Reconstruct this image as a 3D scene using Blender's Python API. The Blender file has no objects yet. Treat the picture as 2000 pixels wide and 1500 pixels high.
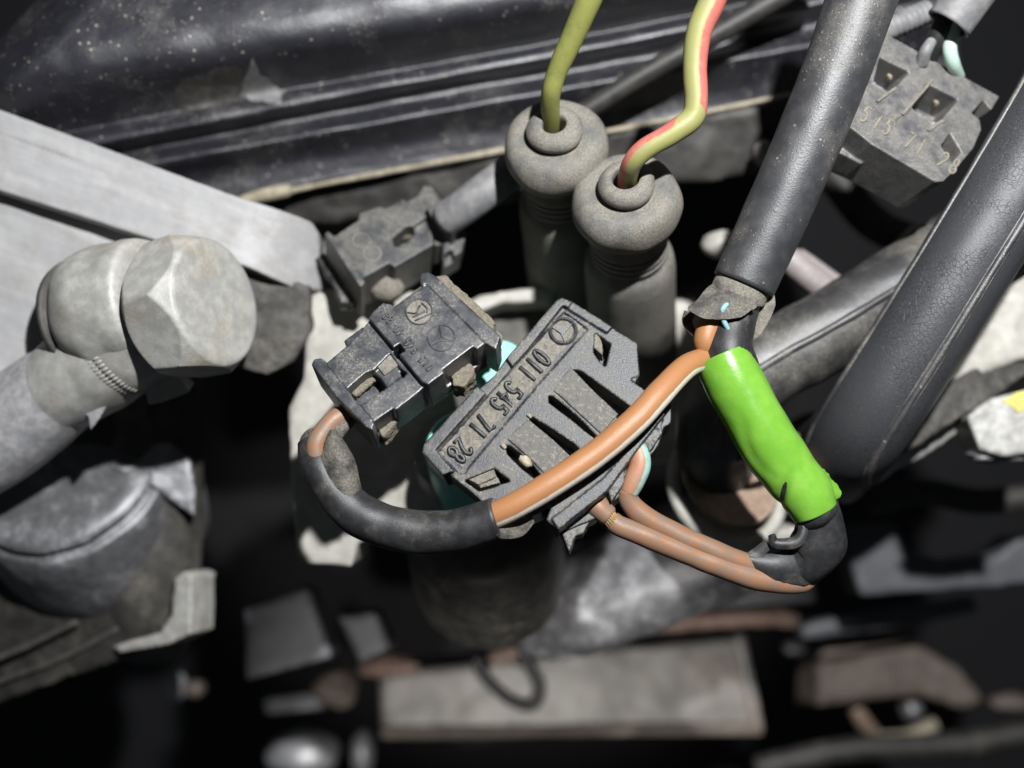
import bpy, bmesh, math, random
from mathutils import Vector, Matrix, noise
random.seed(7)
S = bpy.context.scene
C = S.collection
R = math.radians
# ------------------------------------------------------------------ camera, world, lamp
S.unit_settings.scale_length = 0.01          # one unit is a centimetre
ZC = 20.4                                    # camera height above the plane in focus
K = 0.46569 / 1000.0                         # half field of view / half width in photo pixels
cam = bpy.data.objects.new('camera', bpy.data.cameras.new('camera')); C.objects.link(cam)
cam.location = (0, 0, ZC)
cam.data.sensor_width = 36; cam.data.lens = 18 / 0.46569
cam.data.clip_start = 0.1; cam.data.clip_end = 500
cam.data.dof.use_dof = True; cam.data.dof.focus_distance = ZC - 0.15
cam.data.dof.aperture_fstop = 0.0387 / 0.6
S.camera = cam
W = bpy.data.worlds.new('World'); S.world = W; W.use_nodes = True
W.node_tree.nodes['Background'].inputs[0].default_value = (0.75, 0.85, 1, 1)
W.node_tree.nodes['Background'].inputs[1].default_value = 0.035
ld = bpy.data.lights.new('work_lamp', 'POINT'); ld.energy = 84000; ld.shadow_soft_size = 0.45
ld.color = (0.975, 0.985, 1.0)
lamp = bpy.data.objects.new('work_lamp', ld); C.objects.link(lamp); lamp.location = (6.3, 14.0, 25.0)
sd = bpy.data.lights.new('low_fill', 'SPOT'); sd.energy = 24000; sd.shadow_soft_size = 0.6; sd.spot_size = R(36); sd.spot_blend = 0.6; sd.color = (1.0, 0.97, 0.93)  # added fill spot, lifts the far bottom parts left dark by work_lamp
fill_spot = bpy.data.objects.new('low_fill', sd); C.objects.link(fill_spot); fill_spot.location = (1, -15, 18)
fill_spot.rotation_euler = (Vector((0.5, -9.0, -13)) - fill_spot.location).to_track_quat('-Z', 'Y').to_euler()
S.view_settings.view_transform = 'Standard'; S.view_settings.look = 'None'
S.view_settings.exposure = 0.0; S.view_settings.gamma = 1.0
S.cycles.use_denoising = True; S.cycles.denoising_prefilter = 'ACCURATE'
S.cycles.max_bounces = 6; S.cycles.sample_clamp_indirect = 1.5; S.cycles.sample_clamp_direct = 8

# ------------------------------------------------------------------ mapping from photo pixels to the place
def sc(z): return K * (ZC - z)
def P(u, v, z): return Vector(((u - 1000) * sc(z), (750 - v) * sc(z), z))
class Plane:
    def __init__(s, u, v, z, n): s.a = P(u, v, z); s.n = Vector(n).normalized()
    def p(s, u, v, h=0.0):
        d = Vector(((u - 1000) * K, (750 - v) * K, -1.0)); c = Vector((0, 0, ZC))
        return c + d * (((s.a + s.n * h - c).dot(s.n)) / d.dot(s.n))

# ------------------------------------------------------------------ materials
class NT:
    def __init__(s, name):
        s.m = bpy.data.materials.new(name); s.m.use_nodes = True; s.t = s.m.node_tree
        s.b = s.t.nodes['Principled BSDF']; s.tc = s.n('ShaderNodeTexCoord')
    def n(s, typ, **kw):
        nd = s.t.nodes.new(typ)
        for k, v in kw.items(): setattr(nd, k, v)
        return nd
    def l(s, a, b): s.t.links.new(a, b)
    def put(s, sock, v):
        if hasattr(v, 'is_output') or isinstance(v, bpy.types.NodeSocket): s.l(v, sock)
        else: sock.default_value = v
    def math(s, op, a, b=0.0, clamp=False):
        nd = s.n('ShaderNodeMath', operation=op, use_clamp=clamp); s.put(nd.inputs[0], a); s.put(nd.inputs[1], b); return nd.outputs[0]
    def noise(s, scale, detail=4, rough=0.6, vec=None, dist=0.0):
        nd = s.n('ShaderNodeTexNoise'); nd.inputs['Scale'].default_value = scale; nd.inputs['Detail'].default_value = detail
        nd.inputs['Roughness'].default_value = rough; nd.inputs['Distortion'].default_value = dist
        s.l(vec or s.tc.outputs['Object'], nd.inputs['Vector']); return nd.outputs['Fac']
    def step(s, v, a, b):
        nd = s.n('ShaderNodeMapRange'); nd.interpolation_type = 'SMOOTHSTEP'; s.put(nd.inputs[0], v)
        nd.inputs[1].default_value = a; nd.inputs[2].default_value = b; return nd.outputs[0]
    def mix(s, f, a, b):
        nd = s.n('ShaderNodeMix', data_type='RGBA'); s.put(nd.inputs[0], f)
        for i, c in ((6, a), (7, b)): s.put(nd.inputs[i], (c[0], c[1], c[2], 1) if isinstance(c, tuple) else c)
        return nd.outputs[2]
    def bump(s, h, strength, dist, prev=None):
        nd = s.n('ShaderNodeBump'); nd.inputs['Strength'].default_value = strength; nd.inputs['Distance'].default_value = dist
        s.l(h, nd.inputs['Height'])
        if prev is not None: s.l(prev, nd.inputs['Normal'])
        return nd.outputs[0]
    def out(s, col, rough, normal=None, metal=0.0, spec=0.5):
        s.put(s.b.inputs['Base Color'], (col[0], col[1], col[2], 1) if isinstance(col, tuple) else col)
        s.put(s.b.inputs['Roughness'], rough); s.put(s.b.inputs['Metallic'], metal)
        s.b.inputs['Specular IOR Level'].default_value = spec
        if normal is not None: s.l(normal, s.b.inputs['Normal'])
        return s.m
DUST = (0.33, 0.30, 0.245)
def grimy(name, base, base2=None, dust=DUST, cover=0.4, amount=0.8, rough=0.5, scale=1.6, fine=22, bump=0.35, bdist=0.02, spec=0.5,
          metal=0.0, cavity=0.0, specks=0.0, coarse=0.0, edge=0.0, crisp=False, bfine=None, streak=None):
    m = NT(name)
    vec = None
    if streak is not None:
        mp = m.n('ShaderNodeMapping', vector_type='TEXTURE'); mp.inputs['Rotation'].default_value = (0, 0, R(streak)); mp.inputs['Scale'].default_value = (7, 1, 1)
        m.l(m.tc.outputs['Object'], mp.inputs['Vector']); vec = mp.outputs[0]
    a = m.noise(scale, 6, 0.65); f = m.noise(fine, 5, 0.7); c = m.noise(scale * 3.3, 4, 0.6, vec)
    if vec is not None: f = m.math('ADD', m.math('MULTIPLY', f, 0.5), m.math('MULTIPLY', m.noise(fine, 4, 0.7, vec), 0.5))
    fa = m.step(a, 0.72 - cover * 0.5, 0.95 - cover * 0.5)
    ff = m.step(f, 0.50, 0.62) if crisp else m.step(f, 0.36, 0.66)
    fac = m.math('MULTIPLY', m.math('MULTIPLY', fa, m.math('ADD', m.math('MULTIPLY', ff, 0.75), 0.25)), amount)
    if cavity > 0:
        g = m.n('ShaderNodeNewGeometry')
        cv = m.step(g.outputs['Pointiness'], 0.475, 0.41)
        fac = m.math('ADD', fac, m.math('MULTIPLY', m.math('MULTIPLY', cv, m.math('ADD', f, 0.25)), cavity), True)
    b = m.mix(m.step(c, 0.35, 0.7), base, base2 or tuple(x * 1.5 for x in base))
    col = m.mix(fac, b, dust)
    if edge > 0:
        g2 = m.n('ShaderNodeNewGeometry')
        edge_glint = m.math('MULTIPLY', m.step(g2.outputs['Pointiness'], 0.53, 0.60), m.math('MULTIPLY', m.step(f, 0.3, 0.6), edge))
        col = m.mix(edge_glint, col, tuple(x * 4.0 + 0.05 for x in base))  # convex edges lightened: painted highlight along the rounded corners
    h = m.math('ADD', m.noise(bfine, 4, 0.7) if bfine else f, m.math('MULTIPLY', fac, 0.5))
    if specks > 0:
        for vs_, lo, hi in ((5.0, 0.17, 0.09), (12.0, 0.20, 0.11)):
            v = m.n('ShaderNodeTexVoronoi'); v.inputs['Scale'].default_value = vs_; m.l(m.tc.outputs['Object'], v.inputs['Vector'])
            sp = m.math('MULTIPLY', m.step(v.outputs['Distance'], lo, hi), m.step(c if vs_ < 8 else a, 0.45, 0.6))
            col = m.mix(m.math('MULTIPLY', sp, specks), col, (0.55, 0.47, 0.34)); h = m.math('ADD', h, m.math('MULTIPLY', sp, 2.0))
    nrm = m.bump(h, bump, bdist)
    if coarse > 0: nrm = m.bump(m.noise(scale * 4, 5, 0.55), coarse, 0.1, nrm)
    rg = m.math('ADD', m.math('ADD', m.math('MULTIPLY', fac, 0.35), m.math('MULTIPLY', c, 0.15)), rough - 0.07, True)
    return m.out(col, rg, nrm, metal, spec)
def wire_mat(name, base, stripe=None, at=0.25, half=0.1, grime=0.25, dirt=(0.20, 0.16, 0.12), rough=0.42, until=None):
    m = NT(name)
    f = m.noise(4.5, 8, 0.75); f2 = m.noise(40, 4, 0.7)
    col = base
    if stripe:
        sp = m.n('ShaderNodeSeparateXYZ'); m.l(m.tc.outputs['UV'], sp.inputs[0])
        d = m.math('ABSOLUTE', m.math('SUBTRACT', m.math('FRACT', m.math('ADD', m.math('SUBTRACT', sp.outputs[0], at), 10.5)), 0.5))
        w = m.math('ADD', d, m.math('MULTIPLY', m.math('SUBTRACT', f, 0.5), 0.03))
        s_ = m.step(w, half + 0.012, half - 0.012)
        if until is not None: s_ = m.math('MULTIPLY', s_, m.step(sp.outputs[1], until + 0.01, until))
        col = m.mix(s_, base, stripe)
    col = m.mix(m.math('MULTIPLY', m.step(f2, 0.3, 0.75), 0.16), col, tuple(x * 0.55 for x in base))
    col = m.mix(m.math('MULTIPLY', m.step(f, 0.60 - grime * 0.40, 0.90 - grime * 0.30), min(1, grime * 2)), col, dirt)
    return m.out(col, m.math('ADD', m.math('MULTIPLY', f, 0.25), rough - 0.1), m.bump(m.math('ADD', f2, m.math('MULTIPLY', f, 1.5)), 0.25, 0.02))
MT = {}
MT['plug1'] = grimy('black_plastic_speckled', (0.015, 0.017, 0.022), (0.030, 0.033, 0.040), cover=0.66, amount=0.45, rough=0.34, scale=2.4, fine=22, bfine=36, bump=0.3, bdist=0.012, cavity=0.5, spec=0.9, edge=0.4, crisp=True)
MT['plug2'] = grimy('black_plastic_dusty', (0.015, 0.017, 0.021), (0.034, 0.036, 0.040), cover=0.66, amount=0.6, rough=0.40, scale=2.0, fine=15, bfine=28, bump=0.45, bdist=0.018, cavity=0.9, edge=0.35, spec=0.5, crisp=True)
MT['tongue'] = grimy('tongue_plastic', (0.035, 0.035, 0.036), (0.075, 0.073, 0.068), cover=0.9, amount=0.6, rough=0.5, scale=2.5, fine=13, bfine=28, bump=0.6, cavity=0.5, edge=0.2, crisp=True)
MT['moulded'] = grimy('moulded_letters', (0.018, 0.020, 0.024), (0.035, 0.036, 0.038), cover=0.5, amount=0.3, rough=0.40, scale=4, fine=34, bump=0.4, spec=0.7, crisp=True)
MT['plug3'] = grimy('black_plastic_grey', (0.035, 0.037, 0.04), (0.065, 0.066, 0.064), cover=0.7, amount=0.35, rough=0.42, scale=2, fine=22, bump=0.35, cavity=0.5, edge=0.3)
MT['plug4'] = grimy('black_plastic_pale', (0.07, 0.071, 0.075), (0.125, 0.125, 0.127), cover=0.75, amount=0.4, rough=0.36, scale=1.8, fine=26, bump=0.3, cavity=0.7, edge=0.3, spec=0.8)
MT['dirt'] = grimy('caked_dirt', (0.16, 0.135, 0.095), (0.27, 0.235, 0.17), cover=0.9, amount=0.7, rough=0.9, scale=4, fine=25, bump=0.9, bdist=0.04, spec=0.2)
MT['panel'] = grimy('dusty_plastic', (0.10, 0.095, 0.085), (0.20, 0.185, 0.15), cover=0.85, amount=0.7, rough=0.8, scale=3, fine=26, bump=0.6, bdist=0.03, spec=0.3)
MT['boot'] = grimy('grey_rubber', (0.085, 0.087, 0.088), (0.115, 0.113, 0.108), dust=(0.34, 0.30, 0.225), cover=0.85, amount=0.6, rough=0.58, scale=0.9, fine=24, bump=0.45, bdist=0.02, cavity=0.6)
MT['dustmark'] = grimy('dust_filled_mark', (0.17, 0.155, 0.12), (0.24, 0.215, 0.165), cover=0.6, amount=0.4, rough=0.7, scale=6, fine=26, bump=0.5)
MT['hose'] = grimy('black_rubber', (0.030, 0.031, 0.034), (0.05, 0.05, 0.052), cover=0.5, amount=0.28, rough=0.44, scale=0.9, fine=24, bump=0.35, spec=0.9, specks=0.25)
MT['hose2'] = grimy('worn_rubber', (0.030, 0.030, 0.032), (0.05, 0.048, 0.045), cover=0.6, amount=0.4, rough=0.42, scale=0.8, fine=16, bump=0.3, spec=0.8)
MT['sleeve'] = grimy('black_sleeve', (0.018, 0.018, 0.019), (0.03, 0.03, 0.03), cover=0.4, amount=0.3, rough=0.45, scale=1.8, fine=30, bump=0.3)
MT['sleevedirt'] = grimy('dirty_sleeve', (0.03, 0.029, 0.027), (0.055, 0.05, 0.042), cover=0.7, amount=0.55, rough=0.6, scale=2.5, fine=24, bump=0.6, bdist=0.03)
MT['alu'] = grimy('cast_aluminium', (0.32, 0.318, 0.32), (0.40, 0.395, 0.39), dust=(0.22, 0.19, 0.15), cover=0.55, amount=0.5, rough=0.6, scale=0.9, fine=18, bump=0.10, streak=-21, metal=0.1, spec=0.4)
MT['fit'] = grimy('plated_steel', (0.33, 0.325, 0.305), (0.45, 0.44, 0.405), dust=(0.31, 0.225, 0.11), cover=0.5, amount=0.5, rough=0.55, scale=1.1, fine=18, bump=0.3, metal=0.15)
MT['pipe'] = grimy('sprayed_pipe', (0.30, 0.30, 0.31), (0.45, 0.44, 0.44), dust=(0.20, 0.17, 0.13), cover=0.5, amount=0.6, rough=0.55, scale=1.6, fine=22, bump=0.4, metal=0.2)
MT['white'] = grimy('pale_casting', (0.36, 0.345, 0.305), (0.47, 0.45, 0.40), dust=(0.22, 0.19, 0.13), cover=0.4, amount=0.6, rough=0.6, scale=0.8, fine=10, bump=0.3, metal=0.1)
MT['cast'] = grimy('grey_casting', (0.15, 0.15, 0.155), (0.21, 0.21, 0.215), dust=(0.55, 0.55, 0.57), cover=0.55, amount=0.6, rough=0.46, scale=1.3, fine=10, bump=0.2, metal=0.55)  # whitish mottling paints in the streaky highlights of the metal
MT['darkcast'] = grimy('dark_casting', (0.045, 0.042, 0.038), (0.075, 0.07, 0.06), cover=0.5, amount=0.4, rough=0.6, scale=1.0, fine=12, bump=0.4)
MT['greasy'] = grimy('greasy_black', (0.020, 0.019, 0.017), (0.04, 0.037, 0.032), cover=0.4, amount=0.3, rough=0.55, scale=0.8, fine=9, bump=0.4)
MT['paint'] = grimy('black_paint', (0.012, 0.012, 0.017), (0.019, 0.019, 0.025), dust=(0.23, 0.215, 0.20), cover=0.42, amount=0.3, coarse=0.12, rough=0.44, scale=0.7, fine=14, bump=0.25, bdist=0.03, specks=0.6, spec=0.9)
MT['flake'] = grimy('bare_patch', (0.045, 0.043, 0.04), (0.075, 0.07, 0.062), cover=0.6, amount=0.25, rough=0.6, scale=2, fine=12)
MT['primer'] = grimy('bare_primer', (0.15, 0.15, 0.15), (0.21, 0.205, 0.2), cover=0.5, amount=0.3, rough=0.6, scale=2, fine=12)
MT['gasket'] = grimy('pale_gasket', (0.26, 0.225, 0.16), (0.40, 0.35, 0.26), cover=0.4, amount=0.3, rough=0.6, scale=2, fine=10)
MT['mint'] = grimy('mint_plastic', (0.16, 0.50, 0.40), (0.22, 0.58, 0.47), cover=0.3, amount=0.3, rough=0.4, scale=2)
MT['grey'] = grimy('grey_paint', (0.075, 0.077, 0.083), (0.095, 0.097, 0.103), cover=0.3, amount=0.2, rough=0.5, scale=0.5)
MT['rust'] = grimy('rusty_metal', (0.15, 0.145, 0.135), (0.24, 0.225, 0.205), dust=(0.22, 0.12, 0.07), cover=0.5, amount=0.4, rough=0.45, scale=0.25, fine=1.5, bump=0.15, metal=0.3)
MT['rustpipe'] = grimy('brown_pipe', (0.20, 0.12, 0.095), (0.28, 0.20, 0.16), cover=0.5, amount=0.4, rough=0.5)
MT['dullrust'] = grimy('brown_casting', (0.09, 0.07, 0.058), (0.14, 0.11, 0.088), cover=0.5, amount=0.4, rough=0.6, scale=0.5)
MT['silver'] = grimy('bright_steel', (0.42, 0.42, 0.43), (0.5, 0.5, 0.51), cover=0.2, amount=0.3, rough=0.4, metal=0.5)
MT['void'] = grimy('bay_shadow_black', (0.006, 0.006, 0.007), cover=0.3, amount=0.05, rough=0.8)  # near-black colour stands in for the shadow deep in the bay
MT['copper'] = grimy('copper_washer', (0.30, 0.20, 0.14), (0.40, 0.30, 0.23), cover=0.4, amount=0.4, rough=0.45, metal=0.4)
MT['strand'] = grimy('bare_copper', (0.62, 0.42, 0.16), (0.7, 0.5, 0.22), cover=0.2, amount=0.2, rough=0.35, metal=0.7)
MT['yellow'] = grimy('yellow_paint', (0.5, 0.43, 0.09), cover=0.5, amount=0.4, rough=0.5)
MT['pink'] = grimy('pale_pink_hose', (0.26, 0.225, 0.22), (0.33, 0.29, 0.28), cover=0.5, amount=0.4, rough=0.5)
MT['greysleeve'] = grimy('grey_sleeve', (0.15, 0.15, 0.155), (0.22, 0.215, 0.21), cover=0.5, amount=0.4, rough=0.55, scale=1.5, fine=18)
ORANGE = (0.36, 0.165, 0.068)
MT['w_orange_white'] = wire_mat('orange_wire_white_stripe', ORANGE, (0.70, 0.65, 0.55), at=0.86, half=0.05, grime=0.22, dirt=(0.25, 0.13, 0.07))
MT['w_orange'] = wire_mat('orange_wire', (0.30, 0.14, 0.065), grime=0.7, dirt=(0.19, 0.145, 0.115))
MT['w_orange_mint'] = wire_mat('orange_wire_mint_stripe', (0.42, 0.20, 0.12), (0.28, 0.52, 0.47), at=0.14, half=0.075, grime=0.5, dirt=(0.27, 0.19, 0.13))
MT['w_olive'] = wire_mat('olive_wire', (0.25, 0.26, 0.07), grime=0.35, dirt=(0.13, 0.13, 0.05))
MT['w_red_olive'] = wire_mat('olive_red_wire', (0.29, 0.29, 0.10), (0.50, 0.12, 0.10), at=0.26, half=0.15, grime=0.35, dirt=(0.30, 0.27, 0.17))
MT['w_mint'] = wire_mat('mint_wire', (0.45, 0.6, 0.52), grime=0.2)
MT['w_blue'] = wire_mat('blue_stripe', (0.25, 0.48, 0.52), grime=0.2)
def tape_mat():
    m = NT('green_tape'); f = m.noise(1.3, 4, 0.6); g = m.noise(28, 4, 0.6)
    col = m.mix(m.step(f, 0.4, 0.7), (0.13, 0.325, 0.03), (0.175, 0.385, 0.045))
    col = m.mix(m.math('MULTIPLY', m.step(m.noise(3.2, 5, 0.7), 0.64, 0.74), 0.55), col, (0.06, 0.16, 0.02))
    return m.out(col, m.math('ADD', m.math('MULTIPLY', g, 0.2), 0.15), m.bump(m.math('ADD', m.math('MULTIPLY', f, 6.0), m.math('MULTIPLY', g, 0.2)), 0.10, 0.03))
MT['tape'] = tape_mat()
def crack_mat():
    m = NT('cracked_rubber'); f = m.noise(26, 5, 0.7); a = m.noise(0.8, 4, 0.6)
    mp = m.n('ShaderNodeVectorMath', operation='ADD')
    nz = m.n('ShaderNodeTexNoise'); nz.inputs['Scale'].default_value = 5; m.l(m.tc.outputs['Object'], nz.inputs['Vector'])
    sc_ = m.n('ShaderNodeVectorMath', operation='SCALE'); sc_.inputs['Scale'].default_value = 0.12; m.l(nz.outputs['Color'], sc_.inputs[0])
    m.l(m.tc.outputs['Object'], mp.inputs[0]); m.l(sc_.outputs[0], mp.inputs[1])
    v = m.n('ShaderNodeTexVoronoi', feature='DISTANCE_TO_EDGE'); v.inputs['Scale'].default_value = 10.0; m.l(mp.outputs[0], v.inputs['Vector'])
    cr = m.math('MULTIPLY', m.step(v.outputs['Distance'], 0.05, 0.015), m.step(a, 0.42, 0.58))
    col = m.mix(m.math('MULTIPLY', m.step(f, 0.5, 0.75), 0.35), (0.04, 0.041, 0.045), (0.12, 0.115, 0.105))
    col = m.mix(m.math('MULTIPLY', cr, 0.5), col, (0.008, 0.008, 0.008))
    h = m.math('SUBTRACT', m.math('MULTIPLY', f, 0.7), m.math('MULTIPLY', cr, 0.7))
    return m.out(col, 0.44, m.bump(h, 0.45, 0.025))
MT['crack'] = crack_mat()

# ------------------------------------------------------------------ object helpers
def thing(name, label, cat, loc=None, group=None, kind=None):
    o = bpy.data.objects.new(name, None); C.objects.link(o); o.empty_display_size = 0.3
    if loc is not None: o.location = loc
    return tag(o, label, cat, group, kind)
def tag(o, label, cat, group=None, kind=None):
    if label: o['label'] = label
    if cat: o['category'] = cat
    if group: o['group'] = group
    if kind: o['kind'] = kind
    return o
def obj(name, me, m, parent=None, smooth=True, angle=None):
    if isinstance(me, bmesh.types.BMesh):
        bm = me; me = bpy.data.meshes.new(name); bm.normal_update(); bm.to_mesh(me); bm.free()
    me.name = name
    n = len(me.vertices); c = Vector((0, 0, 0))
    if n:
        lo = [min(v.co[i] for v in me.vertices) for i in range(3)]; hi = [max(v.co[i] for v in me.vertices) for i in range(3)]
        c = Vector([(lo[i] + hi[i]) / 2 for i in range(3)])
        me.transform(Matrix.Translation(-c))
    o = bpy.data.objects.new(name, me); C.objects.link(o)
    me.materials.clear(); me.materials.append(MT[m])
    if smooth:
        me.shade_smooth()
        if angle: me.set_sharp_from_angle(angle=R(angle))
    if parent is None: o.location = c
    else:
        o.parent = parent; pl = parent.location.copy(); q = parent.parent
        while q is not None: pl += q.location; q = q.parent
        o.location = c - pl
    return o
def catmull(pts, k):
    if len(pts) < 3 or k < 2: return pts
    q = [tuple(2 * a - b for a, b in zip(pts[0], pts[1]))] + list(pts) + [tuple(2 * a - b for a, b in zip(pts[-1], pts[-2]))]
    out = []
    for i in range(1, len(q) - 2):
        p0, p1, p2, p3 = q[i - 1], q[i], q[i + 1], q[i + 2]
        for j in range(k):
            t = j / k
            out.append(tuple(0.5 * (2 * b + (c - a) * t + (2 * a - 5 * b + 4 * c - d) * t * t + (3 * b - a - 3 * c + d) * t ** 3) for a, b, c, d in zip(p0, p1, p2, p3)))
    out.append(tuple(pts[-1])); return out
def frames(co):
    T = []
    for i in range(len(co)):
        a = co[max(0, i - 1)]; b = co[min(len(co) - 1, i + 1)]; T.append((b - a).normalized())
    N = []
    for i, t in enumerate(T):
        z = Vector((0, 0, 1)) if abs(t.z) < 0.93 or i == 0 else N[-1]
        if abs(t.z) > 0.97 and i == 0: z = Vector((0, 1, 0))
        n = (z - t * z.dot(t)).normalized(); N.append(n)
    return T, N, [t.cross(n) for t, n in zip(T, N)]
def tube_bm(bm, co, rad, seg=20, hollow=0.0, caps=True, twist=0.0, rough=0.0, rfun=None, seed=0):
    """sweep a round section along co; u=0 faces up, u=.25 is on the right of the way along"""
    T, N, B = frames(co); n = len(co); uv = bm.loops.layers.uv.verify()
    L = [0.0]
    for i in range(1, n): L.append(L[-1] + (co[i] - co[i - 1]).length)
    def ring(i, r):
        vs = []
        for j in range(seg):
            th = 2 * math.pi * j / seg + (twist(i / max(1, n - 1)) if callable(twist) else twist * (i / max(1, n - 1))); d = N[i] * math.cos(th) + B[i] * math.sin(th); q = r
            if rfun: q = rfun(j / seg, L[i] / max(L[-1], 1e-6), r)
            p = co[i] + d * q
            if rough: p += d * rough * noise.noise(p * 2.2 + Vector((seed, 0, 0)))
            vs.append(bm.verts.new(p))
        return vs
    def skin(rings, flip=False):
        for i in range(len(rings) - 1):
            for j in range(seg):
                k = (j + 1) % seg; f = [rings[i][j], rings[i][k], rings[i + 1][k], rings[i + 1][j]]
                q = [(j / seg, L[i] / L[-1]), ((j + 1) / seg, L[i] / L[-1]), ((j + 1) / seg, L[i + 1] / L[-1]), (j / seg, L[i + 1] / L[-1])]
                if not flip: f.reverse(); q.reverse()
                fc = bm.faces.new(f)
                for lp, w in zip(fc.loops, q): lp[uv].uv = w
    out = [ring(i, rad[i]) for i in range(n)]; skin(out)
    if hollow:
        inn = [ring(i, max(0.01, rad[i] - hollow)) for i in range(n)]; skin(inn, True)
        for e, fl in ((0, True), (n - 1, False)):
            for j in range(seg):
                k = (j + 1) % seg; f = [out[e][j], out[e][k], inn[e][k], inn[e][j]]
                bm.faces.new(f if fl else f[::-1])
    elif caps:
        for e in (0, n - 1):
            s_ = -1 if e == 0 else 1
            vs = [bm.verts.new(co[e] + T[e] * s_ * rad[e] * 0.3 + (v.co - co[e]) * 0.75) for v in out[e]]
            for j in range(seg):
                k = (j + 1) % seg; f = [out[e][j], out[e][k], vs[k], vs[j]]; bm.faces.new(f if e == 0 else f[::-1])
            bm.faces.new(vs if e == 0 else vs[::-1])
    return out
def path(pts, k=8):
    """(u, v, z, radius in photo pixels) -> points and radii"""
    q = catmull(pts, k); return [P(a[0], a[1], a[2]) for a in q], [a[3] * sc(a[2]) for a in q]
def tube(name, pts, m, parent=None, k=8, **kw):
    bm = bmesh.new(); co, r = path(pts, k); tube_bm(bm, co, r, **kw); return obj(name, bm, m, parent)
def lathe_bm(bm, a, d, prof, seg=48, lump=0.0):
    d = Vector(d).normalized(); x = d.orthogonal().normalized(); y = d.cross(x); rings = []
    for t, r in prof:
        vs = []
        for j in range(seg):
            th = 2 * math.pi * j / seg; e = x * math.cos(th) + y * math.sin(th); p = a + d * t + e * max(r, 1e-4)
            if lump: p += e * lump * noise.noise(p * 1.5)
            vs.append(bm.verts.new(p))
        rings.append(vs)
    for i in range(len(rings) - 1):
        for j in range(seg):
            k = (j + 1) % seg; bm.faces.new([rings[i][j], rings[i][k], rings[i + 1][k], rings[i + 1][j]])
    bm.faces.new(rings[0][::-1]); bm.faces.new(rings[-1])
    bmesh.ops.recalc_face_normals(bm, faces=bm.faces)
def lathe(name, a, d, prof, m, parent=None, seg=48, angle=None, lump=0.0):
    bm = bmesh.new(); lathe_bm(bm, a, d, prof, seg, lump); return obj(name, bm, m, parent, angle=angle)
def smooth_prof(p, k=5): return catmull(p, k)
def slab_bm(bm, pl, poly, h1, h0, grow=1.0):
    top = [pl.p(u, v, h1) for u, v in poly]; c = sum(top, Vector()) / len(top)
    bot = [c + (p - c) * grow - pl.n * (h1 - h0) for p in top]
    a = [bm.verts.new(p) for p in top]; b = [bm.verts.new(p) for p in bot]; n = len(a)
    fs = [bm.faces.new(a), bm.faces.new(b[::-1])] + [bm.faces.new([a[i], b[i], b[(i + 1) % n], a[(i + 1) % n]]) for i in range(n)]
    bmesh.ops.recalc_face_normals(bm, faces=fs); return fs
def blob_bm(bm, c, rx, ry, rz, sub=3, lump=0.25, seed=0, rot=None):
    r = bmesh.ops.create_icosphere(bm, subdivisions=sub, radius=1.0)
    for v in r['verts']:
        q = v.co * (1 + lump * noise.fractal(v.co * 1.7 + Vector((seed, seed * 2, 0)), 1.0, 2.0, 4))
        q = Vector((q.x * rx, q.y * ry, q.z * rz))
        if rot: q = rot @ q
        v.co = c + q
def blob(name, c, rx, ry, rz, m, parent=None, **kw):
    bm = bmesh.new(); blob_bm(bm, c, rx, ry, rz, **kw); return obj(name, bm, m, parent)
def evaluated(o):
    dg = bpy.context.evaluated_depsgraph_get(); dg.update(); return bpy.data.meshes.new_from_object(o.evaluated_get(dg))
def carve(adds, cuts=None, voxel=0.02, smooth=3, disp=0.0, dscale=2.0, union=True):
    """union of the closed shapes in adds minus those in cuts, edges rounded -> mesh"""
    me = bpy.data.meshes.new('tmp'); adds.to_mesh(me); adds.free(); o = bpy.data.objects.new('tmp', me); C.objects.link(o); co = None
    if cuts is not None:
        cm = bpy.data.meshes.new('tmpc'); cuts.to_mesh(cm); cuts.free(); co = bpy.data.objects.new('tmpc', cm); C.objects.link(co)
        b = o.modifiers.new('b', 'BOOLEAN'); b.operation = 'DIFFERENCE'; b.solver = 'EXACT'; b.use_self = True; b.object = co
    r = o.modifiers.new('r', 'REMESH'); r.mode = 'VOXEL'; r.voxel_size = voxel; r.adaptivity = 0.0
    if smooth: s_ = o.modifiers.new('s', 'SMOOTH'); s_.factor = 0.5; s_.iterations = smooth
    out = evaluated(o)
    bpy.data.objects.remove(o); bpy.data.meshes.remove(me)
    if co: bpy.data.objects.remove(co); bpy.data.meshes.remove(cm)
    if disp:
        nr = [v.normal.copy() for v in out.vertices]
        for v, n in zip(out.vertices, nr): v.co += n * disp * noise.fractal(v.co * dscale, 0.8, 2.0, 4)
    return out
def zz(ox, oy, s):
    return lambda *p: [(ox + x / s, oy + y / s) for x, y in p]
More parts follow.
